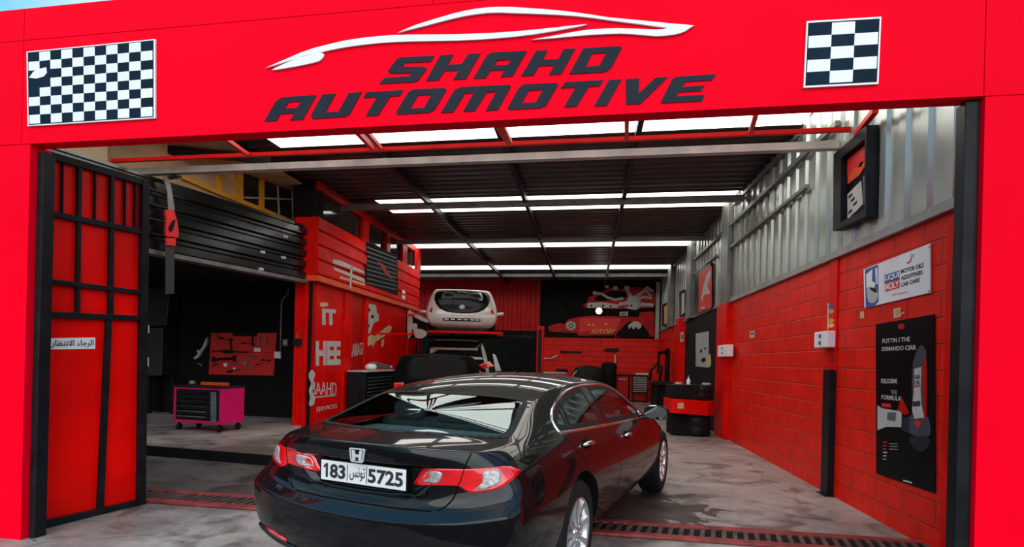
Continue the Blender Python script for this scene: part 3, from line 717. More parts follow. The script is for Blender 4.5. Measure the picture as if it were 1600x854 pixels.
def ribbon(b, skin, pts, org, d, w, off=.002, n=4, mi=0, closed=False):
    """thin strip of width w along a 2D path drawn on the skin"""
    L_ = []
    m = len(pts)
    for i in range(m - (0 if closed else 1)):
        p, q = pts[i], pts[(i+1) % m]
        for k in range(n): L_.append((p[0] + (q[0]-p[0])*k/n, p[1] + (q[1]-p[1])*k/n))
    if not closed: L_.append(pts[-1])
    out = []
    for p in L_:
        h, nn = skin.hit(org(*p), d)
        if h is None: continue
        if nn.dot(Vector(d)) > 0: nn = -nn
        out.append((h, nn))
    rows = []
    for i, (h, nn) in enumerate(out):
        a = out[i-1][0] if (i or closed) else h; c = out[(i+1) % len(out)][0] if (i < len(out)-1 or closed) else h
        t_ = (c-a)
        if t_.length < 1e-6: continue
        s_ = nn.cross(t_.normalized()).normalized()
        rows.append([b.bm.verts.new(h + nn*o + s_*x) for x, o in ((-w/2, -.004), (-w/2, off), (w/2, off), (w/2, -.004))])
    prs = list(zip(rows, rows[1:])) + ([(rows[-1], rows[0])] if closed else [])
    for A, B in prs:
        for i in range(3):
            f = b.bm.faces.new((A[i], A[i+1], B[i+1], B[i])); f.material_index = mi
    return b
M_paint = mat('black_car_paint', (.003, .0032, .0036), .35, 0, .68, spec=.05, noise=(3, .2))
M_under = mat('car_underside', (.004, .004, .004), .8, noise=(4, .3), spec=.03)
M_shelf = mat('shelf_cloth', (.30, .37, .37), .8, noise=(20, .2), bump=(60, .2))
M_lampred = mat('tail_lamp_red', (.72, .008, .012), .12, 0, 1.0, noise=(14, .2))
M_lampclear = mat('tail_lamp_clear', (.40, .38, .37), .2, .2, .5, noise=(40, .35), bump=(60, .3))
M_plate = mat('plate_white', (.75, .75, .74), .4, noise=(8, .04))
M_platetext = mat('plate_black', (.02, .02, .025), .5, noise=(8, .1))
M_seat = mat('seat_cloth', (.06, .078, .082), .8, noise=(20, .2), bump=(60, .2))
def glass(name, tint, dens, rough=.02):
    m = bpy.data.materials.new(name); m.use_nodes = True; n = m.node_tree; n.nodes.remove(n.nodes['Principled BSDF'])
    t = n.nodes.new('ShaderNodeBsdfTransparent'); t.inputs[0].default_value = (*tint, 1)
    gl = n.nodes.new('ShaderNodeBsdfGlossy'); gl.inputs['Roughness'].default_value = rough; gl.inputs['Color'].default_value = (.62, .74, .75, 1)
    fr = n.nodes.new('ShaderNodeFresnel'); fr.inputs['IOR'].default_value = 1.5
    ma = n.nodes.new('ShaderNodeMath'); ma.operation = 'MULTIPLY_ADD'; ma.inputs[1].default_value = 1.0; ma.inputs[2].default_value = dens; n.links.new(fr.outputs[0], ma.inputs[0]); ma.use_clamp = True
    mx = n.nodes.new('ShaderNodeMixShader'); n.links.new(ma.outputs[0], mx.inputs[0]); n.links.new(t.outputs[0], mx.inputs[1]); n.links.new(gl.outputs[0], mx.inputs[2])
    n.links.new(mx.outputs[0], n.nodes['Material Output'].inputs[0]); return m
M_glass = glass('tinted_glass', (.66, .80, .79), .09)
# ---------------------------------------------------------------- the black saloon
CARX, CARY, CARYAW = -.806, 2.867, math.radians(24.68)
car = empty('car', (CARX, CARY, 0), 'black four-door saloon parked nose-in at the entrance, seen from behind', 'car', None, -CARYAW + math.pi/2, True)
# car axes: x forward from the rear bumper, y to the left, z up (built with y = -b)
zr_ = [.22, .30, .50, .675, .72, .755, .85, .915, .945]
xr_ = [.16, .05, -.005, -.015, .045, .078, .065, .048, .055]
bc_ = [.64, .82, .862, .858, .845, .815, .76, .69, .66]
zc_ = [.22, .30, .46, .588, .632, .69, .845, .915, .945]
side = []
def st(a, bs, zs, da=None): side.append([(a + (da[k] if da else 0), bs[k], zs[k]) for k in range(9)])
st(0, bc_, zr_, [x + .15 for x in xr_])
st(.31, [.70, .85, .895, .90, .888, .86, .81, .725, .68], [.21, .29, .48, .64, .705, .755, .86, .935, .958])
st(.55, [.72, .84, .89, .905, .895, .87, .825, .75, .69], [.20, .28, .45, .60, .69, .775, .87, .955, .985])
st(.82, [.72, .84, .885, .90, .892, .875, .825, .71, .62], [.20, .27, .43, .58, .69, .80, .90, 1.02, 1.095])
st(1.15, [.72, .84, .885, .90, .892, .875, .825, .705, .575], [.20, .27, .43, .58, .70, .82, .915, 1.07, 1.195])
st(1.55, [.72, .84, .885, .90, .892, .875, .822, .70, .575], [.20, .27, .43, .57, .70, .82, .918, 1.09, 1.235])
st(2.0, [.72, .84, .885, .90, .892, .875, .82, .70, .58], [.20, .27, .43, .57, .70, .81, .91, 1.09, 1.245])
st(2.45, [.72, .84, .885, .90, .892, .872, .818, .705, .58], [.20, .27, .43, .57, .69, .80, .90, 1.085, 1.245])
st(2.85, [.72, .84, .885, .90, .89, .87, .815, .715, .60], [.20, .27, .43, .57, .68, .79, .89, 1.05, 1.195])
st(3.25, [.72, .84, .88, .895, .885, .865, .81, .74, .66], [.20, .27, .43, .56, .68, .78, .875, .965, 1.045])
st(3.62, [.72, .83, .875, .89, .88, .855, .805, .765, .71], [.20, .27, .43, .56, .67, .76, .84, .875, .895])
st(4.0, [.72, .82, .87, .88, .865, .84, .79, .745, .69], [.20, .27, .43, .56, .65, .73, .80, .83, .85])
st(4.36, [.70, .80, .845, .85, .835, .80, .75, .695, .62], [.20, .28, .44, .56, .63, .69, .74, .77, .79])
xf_ = [4.50, 4.66, 4.70, 4.69, 4.66, 4.63, 4.60, 4.57, 4.54]
st(0, [.55, .68, .72, .72, .70, .68, .64, .60, .54], [.22, .30, .45, .55, .60, .64, .675, .70, .715], [x - .12 for x in xf_])
tz = [.955, .988, 1.0, 1.115, 1.235, 1.295, 1.315, 1.30, 1.225, 1.07, .925, .885, .83, .74]
car_cage.topbow = [0, 0, -.09, -.10, -.05, 0, 0, .06, .12, .16, .12, .06, .04, 0]
side = [[(a, b_, z) for a, b_, z in row] for row in side]
body = car_cage('body', side, tz, xr_, 3.2, xf_, 2.6, [0, .38, .72, .92, 1.0], ((8, .95), (3, .85), (4, .6), (7, .3)), zc_, (2, 10, .45))

def inpoly(x, y, P):
    c = False; n = len(P)
    for i in range(n):
        (x1, y1), (x2, y2) = P[i], P[(i+1) % n]
        if (y1 > y) != (y2 > y) and x < (x2-x1)*(y-y1)/(y2-y1)+x1: c = not c
    return c
def inset(P, d):
    n = len(P); ar = sum(P[i][0]*P[(i+1) % n][1]-P[(i+1) % n][0]*P[i][1] for i in range(n)); sg = 1 if ar > 0 else -1; out = []
    for i in range(n):
        a, b_, c = Vector(P[i-1]), Vector(P[i]), Vector(P[(i+1) % n])
        u = (b_-a).normalized(); v = (c-b_).normalized()
        n1 = Vector((-u.y, u.x))*sg; n2 = Vector((-v.y, v.x))*sg
        m = (n1+n2); k = m.dot(n1)
        out.append(tuple(b_ + m*(d/max(k, .35))))
    return out
def dense(P, k): return [(p[0]+(q[0]-p[0])*j/k, p[1]+(q[1]-p[1])*j/k) for p, q in zip(P, P[1:]+P[:1]) for j in range(k)]
class Shoot:
    """lays 2D outlines on a skin: each 2D point gives a ray"""
    def __init__(s, skin, org, d, mirror=False): s.skin, s.org, s.d, s.m = skin, org, d, mirror
    def __call__(s, p, off=0.0):
        o = Vector(s.org(*p)); d = Vector(s.d(*p) if callable(s.d) else s.d).normalized()
        h, n = s.skin.hit(o, d)
        if h is None:
            h, n, r, di = s.skin.t.find_nearest(o + d*2.6)
        if n.dot(d) > 0: n = -n
        h = h + n*off
        if s.m: h = Vector((h.x, -h.y, h.z)); n = Vector((n.x, -n.y, n.z))
        return h, n
def sheet(b, sh, P, off=.003, t=.008, rings=7, k=3, mi=0, band=None):
    """plate following the skin inside outline P; band=Q keeps only the strip between P and Q"""
    D_ = dense(P, k); n = len(D_)
    if band: Q = dense(band, k); levels = [[(p[0]+(q[0]-p[0])*f, p[1]+(q[1]-p[1])*f) for p, q in zip(D_, Q)] for f in (0, .5, 1)]
    else:
        cx = sum(p[0] for p in D_)/n; cy = sum(p[1] for p in D_)/n
        levels = [[(cx+(p[0]-cx)*f, cy+(p[1]-cy)*f) for p in D_] for f in [1-r/rings for r in range(rings)]] + [[(cx, cy)]]
    R_ = []; N0 = []
    for li, l in enumerate(levels):
        row = []
        for p in l:
            h, nn = sh(p, off); row.append(b.bm.verts.new(h))
            if li == 0: N0.append(nn)
        R_.append(row)
    def face(vs):
        try: f_ = b.bm.faces.new(vs); f_.material_index = mi; f_.smooth = True
        except ValueError: pass
    for A, B in zip(R_, R_[1:]):
        for i in range(n): face((A[i], A[(i+1) % n], B[(i+1) % n], B[i]) if len(B) > 1 else (A[i], A[(i+1) % n], B[0]))
    if t:
        low = [b.bm.verts.new(v.co - nn*(off+t)) for v, nn in zip(R_[0], N0)]
        for i in range(n): face((R_[0][i], R_[0][(i+1) % n], low[(i+1) % n], low[i]))
    return b
def strip(b, sh, path, w, off=.002, k=4, closed=False, mi=0):
    if closed: P = dense(path, k)
    else: P = [(p[0]+(q[0]-p[0])*j/k, p[1]+(q[1]-p[1])*j/k) for p, q in zip(path, path[1:]) for j in range(k)] + [path[-1]]
    H = [sh(p) for p in P]; n = len(H); rows = []
    for i, (h, nn) in enumerate(H):
        a = H[i-1][0] if (i or closed) else h; c = H[(i+1) % n][0] if (i < n-1 or closed) else h
        t_ = c-a
        if t_.length < 1e-6: continue
        s_ = nn.cross(t_).normalized()
        rows.append([b.bm.verts.new(h + nn*o + s_*x) for x, o in ((-w/2, -.004), (-w/2, off*.6), (-w/4, off), (w/4, off), (w/2, off*.6), (w/2, -.004))])
    for A, B in list(zip(rows, rows[1:])) + ([(rows[-1], rows[0])] if closed else []):
        for i in range(5):
            f = b.bm.faces.new((A[i], A[i+1], B[i+1], B[i])); f.material_index = mi; f.smooth = True
    return b
def side_shoot(skin, m): return Shoot(skin, lambda a, z: (a, -3, z), (0, 1, 0), m)        # right flank, mirrored for the left
def top_shoot(skin, m=False): return Shoot(skin, lambda a, b_: (a, -b_, 3), (0, 0, -1), m)
def rear_shoot(skin, m=False): return Shoot(skin, lambda b_, z: (-3, -b_, z), (1, 0, 0), m)

subdiv(body, 4)
def sstep(x): x = max(0, min(1, x)); return x*x*(3-2*x)
for v in body.data.vertices:                                        # the dished panel round the number plate
    if v.co.x < .14 and .66 < v.co.z < .88:
        hw_ = .43 - .10*sstep((.80-v.co.z)/.11)
        v.co.x += .032*sstep((hw_-abs(v.co.y))/.045)*sstep((v.co.z-.685)/.03)*sstep((.868-v.co.z)/.02)
skin = Skin(body)
RA, FA, WR = 1.09, 4.10, .335
body.data.materials.append(M_paint); body.data.materials.append(M_under)
WIN = {'quarter': [(1.0, .985), (1.005, 1.02), (1.02, 1.04), (1.06, 1.06), (1.11, 1.08), (1.235, 1.118), (1.135, .972)],
       'rear': [(1.275, 1.125), (1.40, 1.153), (1.565, 1.18), (1.70, 1.195), (1.86, 1.204), (1.82, .949), (1.165, .972)],
       'front': [(2.03, 1.206), (2.25, 1.206), (2.45, 1.200), (2.62, 1.185), (2.78, 1.155), (2.95, 1.105), (3.10, 1.035), (3.22, .945), (3.22, .91), (3.18, .902), (2.6, .922), (1.985, .943)]}
DLO = [(.975, .968), (.978, 1.005), (.995, 1.038), (1.045, 1.066), (1.11, 1.094), (1.25, 1.136), (1.40, 1.168), (1.565, 1.195), (1.75, 1.212), (1.95, 1.220), (2.25, 1.220), (2.45, 1.214), (2.63, 1.198), (2.80, 1.168), (2.97, 1.117), (3.13, 1.045), (3.26, .95), (3.265, .905), (3.22, .888), (2.6, .908), (1.95, .930), (1.366, .952)]
h_ = [(.325, 0), (.335, .15), (.37, .38), (.43, .56), (.465, .635), (.52, .655), (.60, .643), (.72, .618), (.853, .590), (.93, .572), (.985, .545), (.99, .48), (.97, .30), (.95, .15), (.945, 0)]
RWIN = h_ + [(a, -b_) for a, b_ in h_[-2:0:-1]]
h_ = [(2.98, 0), (2.95, .25), (2.88, .46), (2.86, .52), (2.92, .555), (3.10, .60), (3.32, .655), (3.48, .66), (3.62, .55), (3.72, .30), (3.75, 0)]
FWIN = h_ + [(a, -b_) for a, b_ in h_[-2:0:-1]]
# open the glazed areas
bm = bmesh.new(); bm.from_mesh(body.data); kill = []
for f in bm.faces:
    for kind in ('s', 't'):
        if kind == 's':
            if f.calc_center_median().z < .86 or abs(f.calc_center_median().y) < .5 or abs(f.normal.y) < .3: continue
            ok = any(all(inpoly(v.co.x, v.co.z, P) for v in f.verts) for P in WIN.values())
        else:
            if f.normal.z < .2: continue
            ok = any(all(inpoly(v.co.x, v.co.y, P) for v in f.verts) for P in (RWIN, FWIN))
        if ok: kill.append(f); break
# wheel housings first, on the closed shell
bm.free()
c = MB()
for a in (RA, FA):
    for s_ in (1, -1): c.lathe([(.392, 0), (.392, .5)], (a, s_*.56, WR), (0, s_, 0), 56)
cu = c.build('cutter', M_under); cu.data.materials.clear(); cu.data.materials.append(M_paint); cu.data.materials.append(M_under)
for p in cu.data.polygons: p.material_index = 1
cut(body, cu)
bm = bmesh.new(); bm.from_mesh(body.data); kill = []
for f in bm.faces:
    m_ = f.calc_center_median(); ok = False
    if m_.z > .86 and abs(m_.y) > .5 and abs(f.normal.y) > .3: ok = any(all(inpoly(v.co.x, v.co.z, P) for v in f.verts) for P in WIN.values())
    if not ok and f.normal.z > .2 and m_.z > .86: ok = any(all(inpoly(v.co.x, v.co.y, P) for v in f.verts) for P in (RWIN, FWIN))
    if ok: kill.append(f)
bmesh.ops.delete(bm, geom=kill, context='FACES'); bm.to_mesh(body.data); bm.free()
body.name = 'body'; put(body, car)
for m_ in (False, True):
    sh = side_shoot(skin, m_)
    for nm, P in WIN.items():
        Q = inset(P, .028)
        b = MB(); sheet(b, sh, P, .002, 0, band=Q, k=5); b.build('window_edge', M_rubber, car)
        b = MB(); sheet(b, sh, inset(P, .024), .0005, 0, k=4); b.build('side_window', M_glass, car)
    b = MB(); strip(b, sh, DLO, .02, .008, 4, True); b.build('window_trim', M_chrome, car)
    b = MB()
    for path in ([(.98, .955), (1.06, .87), (1.13, .80), (1.25, .68), (1.36, .55), (1.45, .40), (1.50, .30)], [(1.91, .925), (1.97, .80), (2.03, .60), (2.0, .40), (2.0, .29)],
                 [(3.24, .885), (3.36, .80), (3.42, .65), (3.40, .45), (3.36, .30)], [(1.5, .30), (2.4, .285), (3.36, .29)]): strip(b, sh, path, .007, .001, 6)
    b.build('door_seam', M_under, car)
    for a0, z0 in ((1.20, .868), (2.26, .815)):
        hh, nn = sh((a0, z0)); hq, n2 = sh((a0+.17, z0-.008)); b = MB()
        n_ = nn.normalized(); b.tube([hh + n_*.002, hh + n_*.028 + (hq-hh)*.12, (hh+hq)/2 + n_*.034, hq + n_*.028 - (hq-hh)*.12, hq + n_*.002], [.011, .013, .014, .013, .011], 10)
        o_ = b.build('door_handle', M_chrome, car)
        b = MB(); sheet(b, sh, [(a0+.02, z0-.022), (a0+.14, z0-.028), (a0+.15, z0), (a0+.13, z0+.028), (a0+.03, z0+.03), (a0+.005, z0)], .0015, .003, 3); b.build('handle_cup', M_under, car)
ts = top_shoot(skin)
for P, nm in ((RWIN, 'rear_window'), (FWIN, 'windscreen')):
    Q = inset(P, .035)
    b = MB(); sheet(b, ts, P, .003, 0, band=Q, k=4); b.build('window_edge', M_rubber, car)
    b = MB(); E_ = [ts(p, .001)[0] for p in dense(inset(P, .03), 3)]; n_ = len(E_); c_ = sum(E_, Vector())/n_; R_ = []
    for r_i in range(9):
        f_ = 1 - r_i/8; R_.append([b.bm.verts.new(c_ + (e_-c_)*f_ + Z*.007*(1-f_*f_)) for e_ in (E_ if r_i < 8 else [c_])])
    for A, B in zip(R_, R_[1:]):
        for i in range(n_): b.bm.faces.new((A[i], A[(i+1) % n_], B[(i+1) % n_], B[i]) if len(B) > 1 else (A[i], A[(i+1) % n_], B[0])).smooth = True
    b.build(nm, M_glass, car)
# cabin
b = MB(); b.abox(.35, 1.0, -.62, .62, .87, .93); b.build('parcel_shelf', M_shelf, car, .015)
b = MB(); b.abox(1.0, 1.18, -.60, .60, .40, 1.0); b.abox(1.1, 1.65, -.60, .60, .35, .50); b.build('rear_seat', M_seat, car, .05, seg=3)
for y in (-.36, 0, .36):
    b = MB(); b.abox(.99, 1.09, y-.13, y+.13, .96, 1.10); b.build('headrest', M_seat, car, .04, seg=3)
for y in (-.36, .36):
    b = MB(); b.abox(1.95, 2.10, y-.24, y+.24, .40, 1.00); b.abox(2.0, 2.5, y-.24, y+.24, .33, .48); b.build('front_seat', M_seat, car, .05, seg=3)
    b = MB(); b.abox(1.94, 2.03, y-.13, y+.13, 1.0, 1.16); b.build('headrest', M_seat, car, .04, seg=3)
b = MB(); b.abox(2.85, 3.5, -.70, .70, .72, .875); b.build('dashboard', M_seat, car, .04, seg=3)
b = MB(); b.lathe([(.165+.014*math.cos(t), .014*math.sin(t)) for t in [2*math.pi*i/10 for i in range(10)]], (2.75, .36, .86), (-1, 0, .45), 32, closed=True)
b.bar((2.75, .20, .86), (2.75, .52, .86), .03); b.bar((2.75, .36, .86), (2.83, .36, .74), .04); b.build('steering_wheel', M_rubber, car)
# tail lamps, read on the right rear corner and mirrored
bpy.context.view_layer.update(); MI = Matrix.Rotation(CARYAW - math.pi/2, 4, 'Z') @ Matrix.Translation((-CARX, -CARY, 0))
EC = MI @ EYE; M3 = MI.to_3x3()
def C1(*p): return [(380 + x/2.904, 560 + y/2.904) for x, y in p]
for m_ in (False, True):
    sh = Shoot(skin, lambda x, y: EC, lambda x, y: M3 @ ray(x, y), m_)
    b = MB(); sheet(b, sh, smoothpts(C1((780,570),(795,535),(810,507),(830,499),(910,499),(1000,501),(1095,496),(1190,490),(1235,496),(1257,511),(1238,535),(1215,556),(1160,590),(1105,602),(1050,607),(1010,598),(975,577),(880,574)), 3), .006, .02, 8, 1)
    tl = b.build('tail_lamp', M_lampred, car)
    b = MB(); sheet(b, sh, smoothpts(C1((818,555),(835,513),(890,511),(905,528),(885,562),(840,560)), 3), .0085, .004, 4, 1); b.build('lens', M_lampclear, tl)
    b = MB(); sheet(b, sh, smoothpts(C1((1092,512),(1160,508),(1168,535),(1166,560),(1110,588),(1052,594),(1086,560)), 3), .0085, .004, 4, 1); b.build('lens', M_lampclear, tl)
    b = MB(); strip(b, sh, C1((1003,500),(990,545),(975,578)), .006, .008); b.build('lamp_split', M_under, tl)
    b = MB(); strip(b, sh, C1((1035,430),(1010,480),(1003,500)), .007, .001); b.build('boot_seam', M_under, car)
    b = MB(); strip(b, sh, C1((975,578),(965,610),(950,640),(920,670),(880,690)), .008, .0015); b.build('boot_seam', M_under, car)
rs = rear_shoot(skin)
b = MB(); strip(b, rs, [(-.44, .655), (-.25, .648), (0, .646), (.25, .648), (.44, .655)], .008, .0015); b.build('boot_seam', M_under, car)
b = MB(); strip(b, rs, [(-.40, .735), (-.34, .712), (-.18, .70), (0, .697), (.18, .70), (.34, .712), (.40, .735)], .018, .014, 5); b.build('boot_garnish', M_paint, car)
# number plate
xp = min(rs((y, .785))[0].x for y in (-.26, 0, .26)) - .012
b = MB(); b.abox(xp-.004, xp+.04, -.288, .288, .722, .848); npl = b.build('number_plate', M_under, car, .006)
b = MB(); b.abox(xp-.007, xp+.01, -.278, .278, .731, .839); b.build('plate_face', M_plate, npl, .004)
def ptext(body, b0, b1, z0, z1, bold=.02):
    x = xp - .0085; q = [(x, -b0, z0), (x, -b1, z0), (x, -b1, z1), (x, -b0, z1)]
    o_ = text_on('digits', body, q, (-1, 0, 0), M_platetext, npl, .0012, bold)
b = MB(); b.prism([(xp-.0072, -y, z) for y, z in ((-.243, .748), (-.243, .804), (-.258, .796), (-.258, .808), (-.241, .823), (-.228, .823), (-.228, .748))], (-1, 0, 0), .0013); b.build('digits', M_platetext, npl)
ptext('83', -.213, -.108, .748, .823, .03); ptext('5725', .042, .262, .748, .823, .03)
ptext('\ufeb2\ufee7\ufeee\ufe97', -.078, .022, .75, .818, .0)
for y in (-.095, .032):
    b = MB(); b.abox(xp-.0085, xp-.006, -y-.002, -y+.002, .742, .829); b.build('plate_divider', M_platetext, npl)
# badge and lettering on the boot
xb = rs((0, .895))[0].x - .006
def rp(b_, z, o=0): return Vector((rs((b_, z))[0].x - .003 - o, -b_, z))
em = MB(); cz = .892
out = [(-.05, .03), (-.044, .036), (.044, .036), (.05, .03), (.040, -.03), (.032, -.036), (-.032, -.036), (-.040, -.03)]; inn = [(x*.86, z*.84) for x, z in out]
pl_ = lambda P: [Vector((xb, -x, cz+z)) for x, z in P]
em.prism(pl_(out), (-1, 0, 0), .008, [pl_(inn)])
em.prism(pl_([(-.034, .027), (-.018, .027), (-.013, .004), (.013, .004), (.018, .027), (.034, .027), (.027, -.028), (.013, -.028), (.010, -.009), (-.010, -.009), (-.013, -.028), (-.027, -.028)]), (-1, 0, 0), .008)
em.build('badge', mat('satin_silver', (.66, .66, .67), .45, .3, noise=(20, .05)), car)
q = [rp(-.60, .848), rp(-.47, .845), rp(-.47, .872), rp(-.60, .875)]
text_on('lettering', 'i-VTEC', q, (-1, 0, 0), M_chrome, car, .003, .01)
# bumper: lower lip, reflectors, exhaust
for s_ in (1, -1):
    b = MB(); sheet(b, rs, [(s_*.70, .415), (s_*.50, .375), (s_*.505, .355), (s_*.69, .385)], .006, .01, 3); b.build('reflector', M_lampred, car)
b = MB(); strip(b, rs, [(-.80, .395), (-.6, .345), (-.4, .325), (0, .32), (.4, .325), (.6, .345), (.80, .395)], .03, .014, 5); b.build('bumper_lip', M_paint, car)
b = MB(); b.lathe([(.035, -.12), (.035, .06), (.03, .06), (.03, -.1)], (.16, .45, .255), (-1, 0, 0), 20); b.build('exhaust', M_chrome, car)
# wheels
def wheel(y, a, nm='wheel'):
    s_ = 1 if y > 0 else -1
    T = MB(); w = .205
    T.lathe([(.225, 0), (.235, -.012), (.285, -.018), (.320, -.006), (.333, .012), (.335, .03), (.335, w-.03), (.333, w-.012), (.320, w+.006), (.285, w+.016), (.235, w+.012), (.225, w), (.222, w/2)], (0, -s_*w, 0), (0, s_, 0), 56, closed=True)
    for k in range(60):
        t = 2*math.pi*k/60
        for o in (.03, .085, .14):
            c_ = Vector((math.cos(t)*.334, s_*(o-w+.02), math.sin(t)*.334)); T.bar(c_ - Vector((0, .018, 0)), c_ + Vector((0, .018, 0)), .014, .008, (math.cos(t), 0, math.sin(t)))
    t_ = T.build(nm, M_rubber, car)
    t_.location = (a, y, WR)
    Rm = MB()
    Rm.lathe([(.226, .006), (.218, .012), (.206, -.004), (.200, -.05), (.200, -.17), (.21, -.19), (.222, -.195)], (0, 0, 0), (0, s_, 0), 48)
    bm_ = Rm.bm; bmesh.ops.delete(bm_, geom=[f for f in bm_.faces if len(f.verts) > 8], context='FACES')
    for k in range(9):
        t = 2*math.pi*k/9 + .2; r_ = Vector((math.cos(t), 0, math.sin(t))); q_ = Vector((-math.sin(t), 0, math.cos(t))); y_ = Vector((0, s_, 0))
        A = [r_*.045 + q_*w_ + y_*h for w_, h in ((-.016, -.025), (.016, -.025), (.013, .002), (-.013, .002))]
        B = [r_*.212 + q_*w_ + y_*h for w_, h in ((-.028, -.03), (.028, -.03), (.022, .004), (-.022, .004))]
        M_ = [r_*.13 + q_*w_ + y_*h for w_, h in ((-.018, -.032), (.018, -.032), (.015, -.010), (-.015, -.010))]
        va, vm, vb = ([bm_.verts.new(p) for p in X] for X in (A, M_, B))
        for X, Y in ((va, vm), (vm, vb)):
            for i in range(4): bm_.faces.new((X[i], X[(i+1) % 4], Y[(i+1) % 4], Y[i]))
    Rm.lathe([(.062, -.03), (.062, -.002), (.05, .006), (.03, .008), (.001, .009)], (0, 0, 0), (0, s_, 0), 24)
    for k in range(5):
        t = 2*math.pi*k/5; Rm.lathe([(.009, -.002), (.009, .010), (.005, .012)], (math.cos(t)*.045, 0, math.sin(t)*.045), (0, s_, 0), 8)
    rm = Rm.build('rim', M_alloy, t_)
    d_ = MB(); d_.lathe([(.15, -.08), (.15, -.06), (.02, -.055)], (0, 0, 0), (0, s_, 0), 32); d_.build('brake_disc', M_grey, t_)
    return t_
for a in (RA, FA):
    for y in (-.862, .862): wheel(y, a)
# door mirrors
for s_ in (-1, 1):
    b = MB(); c_ = Vector((3.06, s_*.965, .948))
    prof = [(0, .02), (.015, .8), (.05, 1), (.10, .85), (.14, .5), (.155, .05)]; rings = []
    for x, f in prof:
        rings.append([b.bm.verts.new(c_ + Vector((x, math.copysign(abs(math.cos(t))**.7, math.cos(t))*.115*(f if x else .94), math.copysign(abs(math.sin(t))**.7, math.sin(t))*.068*(f if x else .92)))) for t in [2*math.pi*i/20 for i in range(20)]])
    for A, B in zip(rings, rings[1:]):
        for i in range(20): b.bm.faces.new((A[i], A[(i+1) % 20], B[(i+1) % 20], B[i])).smooth = True
    b.bm.faces.new(rings[0]); b.bm.faces.new(rings[-1])
    b.bar(c_ + Vector((.05, -s_*.06, -.05)), (3.14, s_*.80, .90), .05, .03)
    mr = b.build('door_mirror', M_paint, car)
    b = MB(); b.prism([c_ + Vector((-.002, math.copysign(abs(math.cos(t))**.7, math.cos(t))*.10, math.copysign(abs(math.sin(t))**.7, math.sin(t))*.055)) for t in [2*math.pi*i/20 for i in range(20)]], (-1, 0, 0), .003); b.build('mirror_glass', mat('mirror', (.10, .10, .105), .04, 1), mr)
# ---------------------------------------------------------------- gate leaves and jamb posts
def quadbar(nm, pl, pts, t, m, parent=None, off=0.0, bevel=.003): return flat(nm, pl, pts, t, m, parent, (), off, bevel)
LP = vplane(fp(52, 829), fp(222, 787))
leaf = empty('gate_leaf', fp(52, 829), 'folded-open red gate leaf with black steel frame, hinged at the left pillar', 'gate')
flat('panel', LP, [(64, 240), (222, 286), (217, 783), (52, 822)], .012, M_doorred, leaf, (), -.03)
for q in ([(62, 236), (71, 238), (56, 826), (44, 829)], [(217, 281), (228, 285), (222, 787), (211, 789)]): quadbar('stile', LP, q, .05, M_black, leaf, -.02)
for q in ([(71, 236.5), (217, 279), (217, 289), (71, 248)], [(70, 328), (217, 358), (217, 366), (70, 337)], [(68, 435), (217, 453.5), (217, 460), (68, 443)],
          [(66, 486), (217, 493), (217, 501), (66, 496)], [(56, 814), (211, 780), (211, 788), (56, 826)]): quadbar('rail', LP, q, .042, M_black, leaf, -.02)
for q in ([(118, 251), (124, 253), (121, 490), (115, 490)], [(169, 266), (175, 268), (173, 493), (166, 493)], [(163, 499), (171, 499), (158, 797), (149, 799)]): quadbar('mullion', LP, q, .036, M_black, leaf, -.02)
for x in (94, 145, 192, 208): quadbar('glazing_bar', LP, [(x, 246+(x-94)*.27), (x+2.4, 247+(x-94)*.27), (x+1.4, 338+(x-94)*.2), (x-1, 337+(x-94)*.2)], .03, M_black, leaf, -.02)
for q in ([(222, 508), (230, 508), (230, 520), (222, 520)], [(221, 558), (229, 558), (229, 572), (221, 572)]): quadbar('latch', LP, q, .03, M_lightgrey, leaf, -.005)
for y in (262, 470, 782):
    x = 60 - (y-240)*.028
    quadbar('hinge', LP, [(x-7, y), (x, y), (x-1, y+26), (x-8, y+26)], .02, M_black, leaf, .0)
ws = empty('notice_sign', LP(112, 537), 'small white notice with black Arabic script on the red gate leaf', 'sign')
flat('plate', LP, [(77, 528), (148.5, 527), (148.5, 544.5), (77, 545.5)], .003, M_white, ws, (), -.017)
q = LP.off(-.013)
text_on('script', '\ufead\ufe8e\ufec8\ufe98\ufee7\ufefb\ufe8d \ufe80\ufe8e\ufe9f\ufeae\ufedf\ufe8d', [q(80, 543), q(146, 542), q(146, 530), q(80, 531)], LP.n, M_platetext, ws, .0015, .012)
b = MB(); jb = FU(38, 600)[0]
zj = FU(52, 233)[1]
b.box(fpos(uL+.004, .05, 0), FW.u*.055, FIN*.09, Z*(zj)); struct(b.build('trim_70', M_black, bevel=.004))
b = MB(); b.box(fpos(uR-.075, .03, 0), FW.u*.072, FIN*.09, Z*(zO-.01)); struct(b.build('trim_71', M_black, bevel=.004))
r0 = ray(1503, 560); r0.z = 0
h0 = r0.normalized(); hp = fpos(uR-.10, .16, 0); t0 = hp.dot(h0)
P0 = EYE + ray(1503, 560)*((hp.y)/1.0); P0.z = .02
leaf2 = empty('gate_leaf', P0, 'gate leaf folded open at the right pillar, seen edge-on as a black post', 'gate')
hx = Vector((-h0.y, h0.x, 0)); zt = EYE.z + ray(1503, 168).z*P0.y
b = MB(); b.box(P0 - hx*.025, hx*.05, h0*.06, Z*(zt-.02)); b.build('stile', M_black, leaf2, .004)
b = MB(); b.box(P0 - hx*.025 + h0*.78, hx*.05, h0*.06, Z*(zt-.02)); b.build('stile', M_black, leaf2, .004)
for z0 in (.0, 1.1, zt-.1):
    b = MB(); b.box(P0 - hx*.022 + h0*.06 + Z*z0, hx*.044, h0*.72, Z*.05); b.build('rail', M_black, leaf2, .004)
